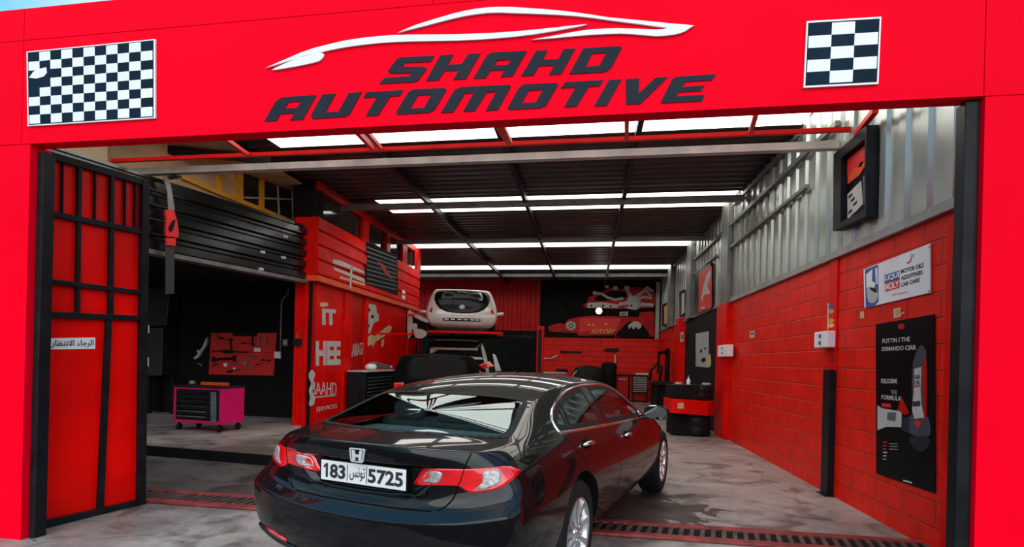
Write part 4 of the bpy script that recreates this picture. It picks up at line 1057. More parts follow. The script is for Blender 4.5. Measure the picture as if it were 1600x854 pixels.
b = MB(); b.box(P0 - hx*.006 + h0*.06 + Z*.04, hx*.012, h0*.72, Z*(zt-.12)); b.build('panel', M_doorred, leaf2)
# ---------------------------------------------------------------- right wall: pictures, signs, switchgear
fr = empty('framed_picture', RW(1335, 280), 'deep black box frame with a racing picture, high on the zinc wall', 'picture')
q = RW.off(.09)
outer = [(1302.5, 241), (1354, 195), (1353, 338), (1301, 361)]; hole = [(1314, 247), (1351, 217), (1350.5, 327), (1313, 347)]
b = MB(); b.prism([q(*p) for p in outer], -RW.n, .115, [[q(*p) for p in hole]]); b.build('frame', M_black, fr, .003)
q1 = RW.off(.0); b = MB(); k2 = [q(*p) - RW.n*.06 for p in hole]; b.prism(k2, -RW.n, .01); b.build('print', M_posterblack, fr)
def lerp2(quad, P): # quad tl tr br bl in 3D, P list of (a, v)
    return [(quad[0]*(1-a)+quad[1]*a)*(1-v) + (quad[3]*(1-a)+quad[2]*a)*v for a, v in P]
def art(nm, quad, P, n, m, parent, t=.002, o=0.0):
    b = MB(); b.prism([p + n*o for p in lerp2(quad, P)], n, t); return b.build(nm, m, parent)
art('art', k2, [(.02, .02), (.98, .02), (.98, .30), (.60, .22), (.30, .34), (.02, .28)], RW.n, M_redprint, fr)
art('art', k2, [(.05, .30), (.35, .24), (.62, .30), (.95, .16), (.95, .26), (.55, .40), (.05, .42)], RW.n, M_orange, fr, .003)
art('art', k2, [(.04, .58), (.62, .50), (.70, .86), (.06, .98)], RW.n, M_pale, fr, .003)
art('art', k2, [(.68, .46), (.97, .44), (.97, .84), (.74, .86)], RW.n, M_greyblue, fr, .003)
for i in range(5): art('art', k2, [(.10+.1*(i % 3), .62+.08*i), (.26+.1*(i % 3), .60+.08*i), (.27+.1*(i % 3), .64+.08*i), (.11+.1*(i % 3), .66+.08*i)], RW.n, M_black, fr, .004)
def S6(*p): return [(1340 + x/7.114, 380 + y/7.114) for x, y in p]
sg = empty('advert_sign', RW(1403, 430), 'wide white advertising board with a blue and red logo on the red block wall', 'sign')
flat('board', RW, S6((80, 290), (820, 0), (820, 547), (90, 718)), .012, M_white, sg, (), .004, .001)
o = .0165
flat('picture', RW, S6((83, 292), (228, 236), (234, 640), (190, 692), (92, 714)), .001, M_blue, sg, (), o)
flat('picture', RW, S6((95, 345), (165, 285), (160, 420), (200, 440), (190, 480), (100, 500)), .001, M_white, sg, (), o+.001)
flat('picture', RW, smoothpts(S6((105, 500), (160, 482), (215, 510), (225, 600), (180, 660), (120, 640)), 3), .001, M_pale, sg, (), o+.0015)
flat('picture', RW, S6((130, 490), (205, 500), (222, 545), (190, 545), (150, 520)), .001, M_black, sg, (), o+.0025)
flat('picture', RW, S6((195, 280), (220, 265), (224, 460), (205, 440)), .001, M_white, sg, (), o+.0015)
flat('logo_panel', RW, S6((300, 352), (465, 299), (466, 398), (301, 442)), .001, M_blue, sg, (), o)
flat('logo_panel', RW, S6((301, 442), (466, 398), (467, 492), (303, 540)), .001, M_redprint, sg, (), o)
text_px('lettering', 'LIQUI', RW, S6((307, 428), (460, 386), (459, 310), (306, 360)), M_white, sg, .001, .03, o+.0015)
text_px('lettering', 'MOLY', RW, S6((307, 528), (462, 482), (461, 408), (306, 450)), M_white, sg, .001, .03, o+.0015)
text_px('lettering', 'MOTOR OILS', RW, S6((482, 338), (735, 265), (735, 213), (482, 292)), M_platetext, sg, .001, .03, o)
text_px('lettering', 'ADDITIVES', RW, S6((484, 412), (722, 345), (722, 296), (484, 365)), M_platetext, sg, .001, .03, o)
text_px('lettering', 'CAR CARE', RW, S6((485, 487), (690, 425), (690, 378), (485, 440)), M_platetext, sg, .001, .03, o)
text_px('lettering', 'MEET QUALITY', RW, S6((385, 585), (562, 555), (560, 528), (385, 565)), M_redprint, sg, .001, .0, o)
flat('picture', RW, smoothpts(S6((545, 215), (580, 195), (590, 160), (600, 165), (595, 200), (560, 228)), 3), .001, M_redprint, sg, (), o)
flat('picture', RW, smoothpts(S6((585, 155), (600, 118), (630, 125), (622, 155), (600, 165)), 3), .001, M_pale, sg, (), o)
for p in ((798, 38), (795, 530)): flat('screw', RW, S6((p[0]-7, p[1]-7), (p[0]+7, p[1]-9), (p[0]+7, p[1]+6), (p[0]-7, p[1]+8)), .003, M_grey, sg, (), o)
def S7(*p): return [(1350 + x/2.846, 480 + y/2.846) for x, y in p]
ps = empty('poster', RW(1415, 630), 'tall black product poster on the red block wall below the white board', 'poster')
flat('sheet', RW, S7((55, 75), (316, 30), (318, 826), (57, 738)), .006, M_posterblack, ps, (), .006, .001)
o = .0125
text_px('lettering', 'PUTTIN I THE', RW, S7((82, 160), (205, 150), (205, 130), (82, 140)), M_pale, ps, .001, .02, o)
text_px('lettering', 'DEMANDO CIAR', RW, S7((80, 194), (232, 188), (232, 166), (80, 176)), M_pale, ps, .001, .02, o)
text_px('lettering', 'FULLOGENE', RW, S7((77, 337), (147, 337), (147, 318), (77, 316)), M_pale, ps, .001, .02, o)
flat('emblem', RW, smoothpts(S7((152, 78), (165, 72), (178, 74), (178, 92), (166, 97), (153, 92)), 2), .001, M_reddark, ps, (), o)
flat('bottle_print', RW, smoothpts(S7((255, 168), (272, 185), (278, 220), (276, 320), (272, 420), (278, 480), (290, 500), (291, 570), (205, 560), (202, 485), (214, 470), (214, 330), (218, 250), (235, 195)), 3), .001, mat('bottle_grey', (.06, .068, .09), .45, noise=(6, .15), spec=.1), ps, (), o)
flat('bottle_print', RW, smoothpts(S7((262, 260), (278, 230), (278, 470), (268, 500), (262, 400)), 3), .001, M_reddark, ps, (), o+.001)
flat('bottle_label', RW, S7((224, 272), (256, 264), (252, 360), (255, 430), (268, 490), (225, 495), (214, 455), (222, 370)), .001, M_pale, ps, (), o+.0015)
text_px('bottle_text', 'GEAR', RW, S7((224, 320), (250, 316), (250, 297), (224, 301)), M_platetext, ps, .001, .02, o+.003)
text_px('bottle_text', 'OIL', RW, S7((224, 345), (250, 342), (250, 322), (224, 325)), M_platetext, ps, .001, .02, o+.003)
flat('bottle_text', RW, S7((220, 348), (248, 345), (248, 352), (220, 355)), .001, M_redprint, ps, (), o+.003)
flat('bottle_text', RW, S7((217, 418), (250, 415), (250, 438), (217, 440)), .001, M_platetext, ps, (), o+.003)
flat('bottle_text', RW, S7((222, 512), (235, 500), (255, 515), (240, 545), (232, 525)), .001, M_redprint, ps, (), o+.003)
flat('bottle_print', RW, smoothpts(S7((205, 575), (290, 580), (280, 625), (250, 640), (215, 615)), 3), .001, M_greydark, ps, (), o)
flat('pack_print', RW, S7((60, 435), (80, 448), (168, 462), (166, 532), (100, 530), (60, 545)), .001, M_pale, ps, (), o)
flat('pack_print', RW, S7((165, 392), (202, 470), (180, 478), (150, 455)), .001, M_reddark, ps, (), o+.001)
flat('pack_print', RW, S7((78, 425), (120, 428), (120, 445), (80, 442)), .001, M_redprint, ps, (), o+.002)
flat('pack_print', RW, S7((120, 365), (148, 368), (148, 388), (122, 385)), .001, M_greyblue, ps, (), o)
text_px('lettering', 'FORMULA', RW, S7((78, 408), (165, 416), (165, 394), (78, 388)), M_pale, ps, .001, .02, o+.002)
flat('pack_print', RW, S7((105, 465), (142, 468), (140, 505), (102, 500)), .001, M_greyblue, ps, (), o+.002)
flat('pack_print', RW, S7((168, 488), (202, 486), (200, 560), (168, 545)), .001, M_greydark, ps, (), o)
for i in range(6): flat('small_print', RW, S7((85, 596+i*15), (103-(i % 3)*3, 597+i*15), (103-(i % 3)*3, 602+i*15), (85, 601+i*15)), .001, M_pale if i > 2 else M_redprint, ps, (), o)
for i in range(3): flat('small_print', RW, S7((112, 604+i*12), (150, 606+i*12), (150, 608+i*12), (112, 606+i*12)), .001, M_pale, ps, (), o)
flat('small_print', RW, S7((175, 765), (213, 775), (213, 783), (175, 772)), .001, M_pale, ps, (), o)
def sticker(px, label, arts, m=M_pale):
    r = empty('sticker', RW(*px[0]), label, 'sticker', None)
    flat('backing', RW, px, .002, m, r, (), .017 if arts and arts[0] == 'post' else .003)
    return r
s1 = sticker([(1293, 474), (1305, 472), (1305, 513), (1293, 514)], 'tall narrow cartoon-coloured sticker above the white switch box', ['post'])
for i, m in enumerate((M_blue, M_yellow, M_redprint, M_yellow, M_tan)):
    flat('print', RW, smoothpts([(1294.5, 477+i*7.3), (1300, 475.5+i*7.3), (1303.5, 478+i*7.3), (1301, 481.5+i*7.3), (1296, 482+i*7.3)], 2), .001, m, s1, (), .0195)
s2 = sticker([(1396.5, 482), (1407, 480), (1408, 494), (1397, 497)], 'small yellow and white sticker just above the black poster', [])
flat('print', RW, [(1399, 484.5), (1406, 482.5), (1406, 491), (1399, 493)], .001, M_yellow, s2, (), .0055)
flat('print', RW, [(1408, 488.5), (1413, 487.5), (1413, 489.5), (1408, 490.5)], .003, M_tan, s2, (), .003)
s3 = sticker([(1344.5, 487), (1350, 486), (1350.5, 496.5), (1344, 497.5)], 'small tan sticker below the left corner of the white board', [], M_tan)
s4 = sticker([(1297.5, 553), (1303, 552), (1303, 567), (1297.5, 568)], 'white sticker on the red pilaster under the switch box', ['post'])
flat('print', RW, [(1299, 556), (1302, 556), (1302, 564), (1299, 564)], .001, M_platetext, s4, (), .0195)
s5 = sticker([(1171.5, 517.5), (1179, 516.5), (1179, 527), (1171.5, 528)], 'small pale plate alone on the middle of the red block wall', [])
flat('print', RW, [(1173, 520), (1178, 519.5), (1178, 522), (1173, 522.5)], .001, M_platetext, s5, (), .0055)
def switch_box(px, out, label, base):
    c0, c1, z0, z1 = px
    r = empty('switch_box', RW(c0, 560), label, 'switch box', 'switch boxes on the red pillars')
    A, B = RW(c0, 560), RW(c1, 560); A.z = B.z = 0
    za, zb_ = RW((c0+c1)/2, z1).z, RW((c0+c1)/2, z0).z
    b = MB(); b.box(A + Z*za + RW.n*base, B-A, RW.n*out, Z*(zb_-za)); b.build('case', M_white, r, .008)
    # socket faces look towards the entrance side as well
    e = (B-A).normalized(); far = e.dot(rwd) > 0
    near = A if far else B; nd = -rwd; h = zb_-za
    for j in (0, 1):
        b = MB(); b.lathe([(.022, 0), (.022, .012), (.014, .012), (.014, .004)], A + (B-A)*.5 + Z*(za + h*(.3+.42*j)) + RW.n*(base+out), RW.n, 16); b.build('socket', M_greyblue, r)
    b = MB(); b.abox(0, .001, 0, .001, 0, .001); b.bm.free()
    return r
switch_box((1287, 1308, 518, 543), .09, 'white socket box at the top of the black floor pipe on the near red pilaster', .02)
switch_box((1134, 1151, 539, 557), .10, 'white socket box on the far red column beside the black panel', .06)
A, B = RW(1297, 560), RW(1308, 560); A.z = B.z = 0; zt_ = RW(1303, 577).z
cp = empty('cable_cover', A, 'black square cable duct standing against the red block wall under the switch box', 'duct')
b = MB(); b.box(A, B-A, RW.n*.07, Z*zt_); b.build('duct', M_black, cp, .004)
b = MB(); b.box(A - (B-A)*.12, (B-A)*1.24, RW.n*.10, Z*.012); b.build('foot_plate', M_black, cp)
# far end of the right wall
rp_ = empty('framed_picture', RW(1102, 452), 'red racing poster hung on the grey sheeting past the second column', 'picture')
flat('frame', RW, [(1089, 424), (1114, 410), (1114, 484), (1089, 492)], .05, M_black, rp_, (), .01, .003)
flat('print', RW, [(1092, 426), (1112, 415), (1112, 480), (1092, 487)], .003, M_redprint, rp_, (), .061)
flat('art', RW, smoothpts([(1096, 462), (1103, 432), (1110, 422), (1110, 432), (1105, 446), (1110, 458), (1101, 460), (1097, 470)], 2), .002, M_pale, rp_, (), .065)
flat('art', RW, [(1095, 480), (1101, 478), (1101, 481), (1095, 483)], .002, M_pale, rp_, (), .065)
bp = empty('wall_chart', RW(1098, 546), 'pale blue chart on the black panel behind the drum counter', 'poster')
flat('sheet', RW, [(1087.5, 521), (1107.5, 517), (1107.5, 574), (1087.5, 572)], .008, mat('chart_blue', (.36, .42, .46), .5, noise=(4, .1)), bp, (), .024)
flat('print', RW, [(1094, 546), (1097, 545), (1097, 550), (1094, 551)], .002, M_black, bp, (), .033); flat('print', RW, [(1100, 543), (1103, 542.5), (1103, 545), (1100, 545.5)], .002, M_black, bp, (), .033)
flat('print', RW, smoothpts([(1095, 562), (1100, 558), (1103, 562), (1099, 566)], 2), .002, M_black, bp, (), .033)
flat('print', RW, smoothpts([(1104, 558), (1110, 553), (1111, 570), (1106, 572)], 2), .002, M_tan, bp, (), .033)
for px, lab in (([(1036.5, 476), (1046.5, 471), (1046.5, 506), (1036.5, 510)], 'small dark framed picture furthest along the grey sheeting'), ([(1064, 456), (1070.5, 452), (1070.5, 492), (1064, 495)], 'slim dark framed picture on grey sheeting near the red poster')):
    r = empty('framed_picture', RW(*px[0]), lab, 'picture'); flat('frame', RW, px, .05, M_black, r, (), .01, .003)
    c_ = [sum(p[0] for p in px)/4, sum(p[1] for p in px)/4]; flat('print', RW, [(c_[0]+(x-c_[0])*.7, c_[1]+(y-c_[1])*.8) for x, y in px], .003, M_tan if px[0][0] < 1050 else M_pale, r, (), .061)
r = empty('sticker', RW(1066, 525), 'white sticker on the far red pillar', 'sticker'); flat('backing', RW, [(1063, 519), (1068, 518), (1068, 533), (1063, 534)], .003, M_pale, r, (), .142); flat('print', RW, [(1064, 522), (1067, 522), (1067, 530), (1064, 530)], .001, M_greyblue, r, (), .1455)
# drum counter by the right wall
dc = fp(1087, 682); du = rwd.copy(); dn = RW.n
ct = empty('drum_counter', dc, 'black counter on stacked drums with a broad red band, beside the far red column', 'counter')
k_ = dc.y/FPX; X_ = Vector((1, 0, 0))
def dpt(px, z, back=0.0): return Vector(((px-800)*k_, dc.y + back, z))
b = MB(); b.box(dpt(1052, .74, .05), X_*(44*k_), Vector((0, .5, 0)), Z*.27); b.build('top_cabinet', M_black, ct, .015)
b = MB(); b.box(dpt(1056, .02, .12), X_*(30*k_), Vector((0, .45, 0)), Z*.42); b.build('base_cabinet', M_blackmatt, ct, .01)
b = MB(); b.lathe([(.20, .73), (.225, .75), (.225, .84), (.215, .86), (.225, .88), (.225, .99), (.20, 1.01), (.19, 1.0)], (dpt(1104, 0, .25)), Z, 32); b.build('drum', M_black, ct)
b = MB(); b.lathe([(.26, .0), (.275, .02), (.275, .17), (.265, .19), (.275, .21), (.275, .38), (.25, .41), (.24, .40)], (dpt(1098, 0, .28)), Z, 32); b.build('drum', M_black, ct)
b = MB(); pts = [dpt(1050, .45, .02), dpt(1066, .45, -.06), dpt(1106, .42, -.08), dpt(1121, .42, .10), dpt(1121, .42, .55), dpt(1050, .45, .55)]
b.prism(pts, Z, .28); b.build('red_band', M_red, ct, .012)
b = MB(); b.box(dpt(1059, .55, -.055), X_*(9*k_), Vector((0, -.02, 0)), Z*.11); b.build('label_plate', M_tan, ct)
flat_l = [(1092, 668), (1103, 667), (1103, 656), (1092, 657)]
bt = empty('bottle', dpt(1082, 1.01, .2), 'small white spray bottle standing on the drum counter', 'bottle')
b = MB(); b.lathe([(.035, 0), (.038, .01), (.038, .09), (.015, .12), (.013, .15)], dpt(1081.5, 1.011, .2), Z, 16); b.build('flask', M_white, bt)
b = MB(); b.lathe([(.016, .15), (.016, .18), (.006, .185)], dpt(1081.5, 1.011, .2), Z, 12); b.build('cap', M_grey, bt)
for px, lab, m, w_ in ((1066, 'pale cloth bundle at the left end of the drum counter', M_pale, .14), (1110, 'grey tray lying at the right end of the drum counter', M_lightgrey, .18)):
    b = MB(); c_ = dpt(px, 1.012, .2); b.prism([c_ + Vector((math.cos(t)*w_/2, math.sin(t)*w_*.35, 0)) for t in [2*math.pi*i/14 for i in range(14)]], Z, .04)
    tag(b.build('cloth' if m is M_pale else 'tray', m, None, .015), lab, 'cloth' if m is M_pale else 'tray')
# black tyre machine in the far right corner
tc_ = fp(1036, 640); tmx = empty('tyre_machine', tc_, 'black tyre changing machine in the far right corner of the hall', 'machine')
k2_ = tc_.y/FPX
b = MB(); b.abox(tc_.x-.28, tc_.x+.28, tc_.y-.1, tc_.y+.5, 0, .72); b.build('base', M_black, tmx, .04)
b = MB(); b.lathe([(.16, .72), (.34, .74), (.36, .80), (.34, .86), (.22, .88)], (tc_.x-.05, tc_.y+.15, 0), Z, 32); b.build('turntable', M_rubber, tmx)
b = MB(); b.bar((tc_.x+.22, tc_.y+.45, .7), (tc_.x+.22, tc_.y+.45, 1.9), .14); b.build('column', M_black, tmx, .01)
b = MB(); b.bar((tc_.x+.22, tc_.y+.45, 1.8), (tc_.x-.15, tc_.y+.1, 1.75), .09); b.bar((tc_.x-.15, tc_.y+.1, 1.8), (tc_.x-.15, tc_.y+.1, 1.1), .06); b.build('arm', M_black, tmx, .01)
b = MB(); b.tube([(tc_.x-.42, tc_.y+.05, .9), (tc_.x-.40, tc_.y, 1.2), (tc_.x-.2, tc_.y, 1.45), (tc_.x-.05, tc_.y+.05, 1.3), (tc_.x-.1, tc_.y+.1, .9)], .04, 10); b.build('hose', M_cable, tmx)
cb_ = fp(1028, 630); b = MB(); b.abox(cb_.x-.16, cb_.x+.1, cb_.y, cb_.y+.3, 0, .28); tag(b.build('box', M_tan, None, .01), 'small tan box on the floor beside the black tyre machine', 'box')
# ---------------------------------------------------------------- back wall: mural, tools, bench
def C4(*p): return [(830 + x/4.271, 420 + y/4.271) for x, y in p]
mu = empty('car_mural', BW(930, 510), 'painted cut-out of a red racing car on the black upper back wall', 'mural')
flat('body_panel', BW, C4((113, 385), (150, 370), (200, 358), (215, 372), (250, 335), (320, 320), (400, 312), (640, 318), (720, 322), (725, 290), (800, 281), (822, 292), (822, 452), (600, 455), (320, 450), (130, 435)), .03, M_reddark, mu, (), .02)
flat('black_arch', BW, smoothpts(C4((575, 452), (598, 400), (655, 352), (730, 358), (775, 415), (780, 452)), 3), .004, M_blackmatt, mu, (), .051)
flat('sill', BW, C4((90, 415), (300, 425), (320, 445), (560, 440), (560, 455), (100, 452)), .004, M_blackmatt, mu, (), .051)
flat('wheel', BW, [(830+(265+32*math.cos(t))/4.271, 420+(378+30*math.sin(t))/4.271) for t in [2*math.pi*i/24 for i in range(24)]], .006, M_pale, mu, (), .055)
for i in range(6):
    t = i*math.pi/3; flat('wheel_spoke', BW, [(830+(265+r*math.cos(t+w_))/4.271, 420+(378+r*math.sin(t+w_))/4.271) for r, w_ in ((8, -.5), (26, -.12), (26, .12), (8, .5))], .003, M_black, mu, (), .062)
flat('skull_print', BW, smoothpts(C4((650, 375), (690, 348), (730, 362), (735, 385), (712, 402), (700, 385), (682, 405), (668, 382), (655, 400)), 3), .004, M_pale, mu, (), .056)
flat('window', BW, C4((322, 330), (600, 328), (570, 400), (322, 420)), .003, M_redprint, mu, (), .051)
text_px('lettering', 'AUTOBY', BW, C4((392, 430), (550, 430), (572, 402), (405, 402)), M_yellow, mu, .004, .03, .056)
for p in ((385, 372), (415, 374), (500, 366)): flat('spark', BW, C4((p[0]-8, p[1]-5), (p[0]+9, p[1]-6), (p[0]+8, p[1]+6), (p[0]-9, p[1]+5)), .003, M_yellow, mu, (), .056)
bn = empty('engine_mural', BW(975, 465), 'pale and red cut-out of engine parts above the painted car', 'mural')
flat('red_ground', BW, smoothpts(C4((375, 225), (385, 185), (450, 170), (520, 125), (600, 135), (680, 120), (760, 130), (815, 150), (815, 258), (362, 258)), 2), .02, M_reddark, bn, (), .02)
flat('black_ground', BW, smoothpts(C4((420, 195), (520, 150), (620, 150), (640, 185), (560, 205), (450, 215)), 2), .004, M_blackmatt, bn, (), .041)
for P, w_ in ((((430, 160), (470, 165), (510, 190), (560, 205), (610, 195)), 16), (((635, 125), (650, 160), (665, 190), (690, 230)), 22), (((690, 190), (730, 165), (770, 130), (810, 145)), 20), (((700, 200), (760, 185), (800, 195)), 16), (((590, 235), (640, 225), (650, 255), (700, 262), (730, 235), (810, 240)), 22), (((770, 150), (800, 180)), 14), (((715, 250), (715, 190)), 30)):
    for a, c in zip(P, P[1:]):
        dx, dy = c[0]-a[0], c[1]-a[1]; l = math.hypot(dx, dy); nx_, ny_ = -dy/l*w_/2, dx/l*w_/2; ex, ey = dx/l*5, dy/l*5
        flat('bone', BW, C4((a[0]+nx_-ex, a[1]+ny_-ey), (c[0]+nx_+ex, c[1]+ny_+ey), (c[0]-nx_+ex, c[1]-ny_+ey), (a[0]-nx_-ex, a[1]-ny_-ey)), .006, M_pale, bn, (), .045)
flat('head_block', BW, C4((375, 226), (470, 222), (582, 236), (582, 258), (375, 258)), .006, M_pale, bn, (), .045)
flat('head_block', BW, C4((645, 190), (665, 165), (690, 190), (715, 258), (625, 258)), .006, M_pale, bn, (), .046)
for p, r_ in (((425, 160), 16), ((505, 118), 14), ((562, 128), 18), ((638, 125), 18), ((775, 128), 16)):
    flat('bolt_head', BW, [(830+(p[0]+r_*math.cos(t))/4.271, 420+(p[1]+r_*.8*math.sin(t))/4.271) for t in [2*math.pi*i/12 for i in range(12)]], .006, M_pale, bn, (), .047)
for p in ((640, 245), (668, 245), (400, 245), (480, 245), (530, 248)): flat('hole_print', BW, C4((p[0]-7, p[1]-6), (p[0]+7, p[1]-6), (p[0]+7, p[1]+6), (p[0]-7, p[1]+6)), .003, M_black, bn, (), .053)
pl = empty('sign_plate', BW(975, 489), 'small pale lettered plate between the two wall murals', 'sign')
flat('plate', BW, C4((590, 286), (645, 284), (645, 311), (590, 311)), .02, M_pale, pl, (), .02); text_px('lettering', 'NEW', BW, C4((598, 306), (638, 306), (638, 291), (598, 291)), M_platetext, pl, .003, .03, .041)
lm = empty('wall_lamp', BW(936, 486), 'bright round work lamp glowing on the back wall', 'lamp')
b = MB(); c_ = BW(936, 486); b.lathe([(.02, .0), (.10, .03), (.12, .10), (.12, .12)], c_ + BW.n*.05, BW.n, 24); b.build('housing', M_grey, lm)
b = MB(); b.lathe([(.115, .121), (.10, .15), (.05, .17), (.002, .175)], c_ + BW.n*.05, BW.n, 24); b.build('bulb', M_lamp, lm)
for q, lab in ((((195, 545), (338, 549), (338, 561), (195, 558)), 'long black torque bar hung on the red back wall'), (((478, 540), (500, 530), (582, 528), (582, 553), (500, 553)), 'thick black grease gun hung right of the torque bar'), (((70, 594), (130, 594), (150, 580), (180, 570), (176, 580), (140, 598), (70, 601)), 'pale-handled hook tool at the left of the red back wall')):
    tag(flat('wall_tool', BW, C4(*q), .05, M_black if 'black' in lab else M_pale, None, (), .004, .008), lab, 'tool', 'tools hung on the back wall')
b = MB(); b.tube([BW.off(.06)(*C4((560, 570))[0]), BW.off(.06)(*C4((560, 690))[0])], .03, 10); tag(b.build('pole', M_tan), 'upright tan pole leaning by the red back wall above the bench', 'pole')
# bench along the back wall
def bbox(b, px0, px1, pyt, zb_, out0, out1, zt=None):
    A, B = BW(px0, 560), BW(px1, 560); A.z = B.z = zb_
    z1 = zt if zt is not None else BW.off(out1)((px0+px1)/2, pyt).z
    b.box(A + BW.n*out0, B-A, BW.n*(out1-out0), Z*(z1-zb_)); return z1
wb = empty('workbench', BW(980, 600), 'red workbench with black worktop along the red back wall', 'workbench')
b = MB(); zt1 = bbox(b, 945, 1012, 585, .95, .05, .75); b.build('worktop', M_black, wb, .01)
for p0, p1 in ((946, 962), (964, 982), (984, 1010)):
    b = MB(); bbox(b, p0, p1, 0, .04, .06, .70, .94); c_ = b.build('cabinet', M_reddark, wb, .01)
    b = MB(); A, B = BW(p0+3, 560), BW(p1-3, 560); A.z = B.z = .82; b.bar(A + BW.n*.72, B + BW.n*.72, .03); b.build('handle', M_lightgrey, c_)
gr = empty('radiator_grille', BW(1000, 600), 'grey slatted radiator unit standing before the red back wall', 'radiator')
b = MB(); bbox(b, 987, 1011, 0, .35, .76, .90, 1.0); b.build('case', M_black, gr, .01)
for i in range(9):
    b = MB(); A, B = BW(988.5, 560), BW(1009.5, 560); A.z = B.z = .40+i*.063; b.bar(A + BW.n*.90, B + BW.n*.90, .02, .022); b.build('slat', M_lightgrey, gr)
for p0, p1 in ((988, 990), (1008, 1010)):
    b = MB(); bbox(b, p0, p1, 0, 0, .78, .88, .36); b.build('leg', M_black, gr)
b = MB(); bbox(b, 993, 1012, 0, .952+(zt1-.95), .2, .6, zt1+.06); tag(b.build('tray', M_white, None, .02), 'white tray on the right end of the red workbench', 'tray')
A = BW.off(1.15)(920, 575); A.z = 0
cv = empty('covered_machine', A, 'rounded machine under a black cover at the left of the workbench', 'machine')
b = MB(); k3 = A.y/FPX
b.lathe([(.62, .0), (.64, .5), (.62, .95), (.50, 1.18), (.30, 1.27), (.02, 1.30)], A, Z, 32); b.build('cover', M_rubber, cv, smooth=True)
b = MB(); b.lathe([(.24, .0), (.25, .9), (.28, 1.30), (.25, 1.40), (.05, 1.43)], A + Vector((.72, -.1, 0)), Z, 24); b.build('cover', M_blackmatt, cv)
b = MB(); b.tube([A + Vector((-.66, -.1, .72)), A + Vector((-.55, -.25, 1.0)), A + Vector((-.3, -.3, 1.2))], .03, 8); b.build('trim_strip', M_pale, cv)
b = MB(); A2 = BW.off(.7)(845, 582); B2 = BW.off(.7)(885, 582); A2.z = B2.z = A2.z
pk = empty('trestle_table', A2, 'grey-topped trestle table at the left of the red back wall', 'table')
b.box(A2, B2-A2, BW.n*.5, Z*.05); b.build('top', M_lightgrey, pk, .005)
for q in (A2, B2 - (B2-A2)*.05):
    b = MB(); b.bar(Vector((q.x+.05, q.y-.05, 0)), Vector((q.x+.05, q.y-.05, A2.z)), .05); b.build('leg', M_grey, pk)
A3 = BW.off(.55)(882, 578); B3 = BW.off(.55)(918, 576); b = MB(); A3.z = A2.z+.052; B3.z = A3.z
b.box(A3 - (B3-A3)*.35, (B3-A3)*.5, BW.n*.3, Z*.12); tag(b.build('tool_case', M_black, None, .03), 'black case lying on the grey trestle table', 'case')
# ---------------------------------------------------------------- left: store room decorations
def C8(*p): return [(450 + x/2.438, 320 + y/2.438) for x, y in p]
LO = .0135
dl = empty('wall_lettering', LW(512, 520), 'white capital lettering and scribbles on the red store room panel', 'lettering')
text_px('letters', 'IT', LW, C8((130, 456), (184, 457), (182, 398), (130, 394)), M_pale, dl, .004, .05, LO)
text_px('letters', 'HEE', LW, C8((106, 612), (200, 608), (200, 519), (106, 517)), M_pale, dl, .004, .05, LO)
text_px('letters', 'SAAHD', LW, C8((92, 722), (184, 725), (185, 676), (92, 674)), M_pale, dl, .004, .0, LO)
text_px('letters', 'SERVICES', LW, C8((108, 787), (186, 772), (186, 757), (108, 770)), M_pale, dl, .004, .0, LO)
flat('underline', LW, C8((100, 730), (184, 722), (184, 726), (100, 735)), .004, M_pale, dl, (), LO)
flat('scribble', LW, smoothpts(C8((80, 640), (92, 628), (103, 645), (96, 668), (104, 690), (92, 705), (102, 735), (96, 762), (80, 762), (84, 735), (80, 705), (88, 680), (80, 660)), 3), .004, M_pale, dl, (), LO)
flat('scribble', LW, smoothpts(C8((120, 376), (135, 370), (152, 374), (150, 385), (128, 388)), 2), .004, M_tan, dl, (), LO)
pn = empty('cutout_shapes', LW(590, 500), 'pale gearbox and spanner cut-outs on the red panel nearest the lifted car', 'decoration')
flat('gearbox', LW, C8((292, 378), (310, 376), (335, 382), (338, 412), (346, 415), (345, 440), (325, 450), (318, 470), (312, 488), (300, 490), (291, 470)), .008, M_pale, pn, (), LO)
flat('spanner', LW, smoothpts(C8((290, 515), (318, 493), (330, 499), (385, 458), (390, 482), (330, 524), (325, 545), (318, 530), (295, 540)), 2), .008, M_tan, pn, (), LO)
flat('rod', LW, C8((356, 516), (366, 510), (362, 538), (356, 540)), .008, M_tan, pn, (), LO)
for p in ((308, 400), (322, 425), (305, 460)): flat('hole', LW, C8((p[0]-5, p[1]-6), (p[0]+5, p[1]-6), (p[0]+5, p[1]+6), (p[0]-5, p[1]+6)), .003, M_black, pn, (), LO+.009)
hs = empty('wall_lettering', LW(555, 545), 'small hatched white script on the recessed red strip between the panels', 'lettering')
text_px('letters', 'GARAGE', LW, C8((234, 582), (288, 568), (288, 522), (234, 530)), M_pale, hs, .004, .0, .004)
LQ = LW.off(.145)
pg = empty('parapet_graphic', LQ(560, 420), 'black striped car graphic with white outlines on the red ribbed parapet', 'decoration')
q = LW.off(.137)
flat('black_sheet', q, C8((296, 142), (330, 150), (416, 196), (418, 345), (298, 302), (290, 250), (302, 215)), .006, M_blackmatt, pg)
for i in range(9):
    y0 = 158+i*17; flat('stripe', q, C8((300, y0), (412, y0+42-i*2), (412, y0+46-i*2), (300, y0+4)), .004, M_greyblue, pg, (), .007)
flat('stripe', q, C8((340, 215), (362, 225), (400, 285), (375, 270)), .004, M_reddark, pg, (), .011)
for P in (((170, 207), (200, 212), (290, 252), (292, 262), (170, 222)), ((172, 236), (290, 280), (292, 296), (176, 248)), ((195, 270), (292, 300), (292, 308), (198, 280)), ((238, 232), (246, 232), (240, 318), (234, 318))): flat('outline', q, C8(*P), .004, M_tan if P[0][0] == 195 else M_pale, pg, (), .002)
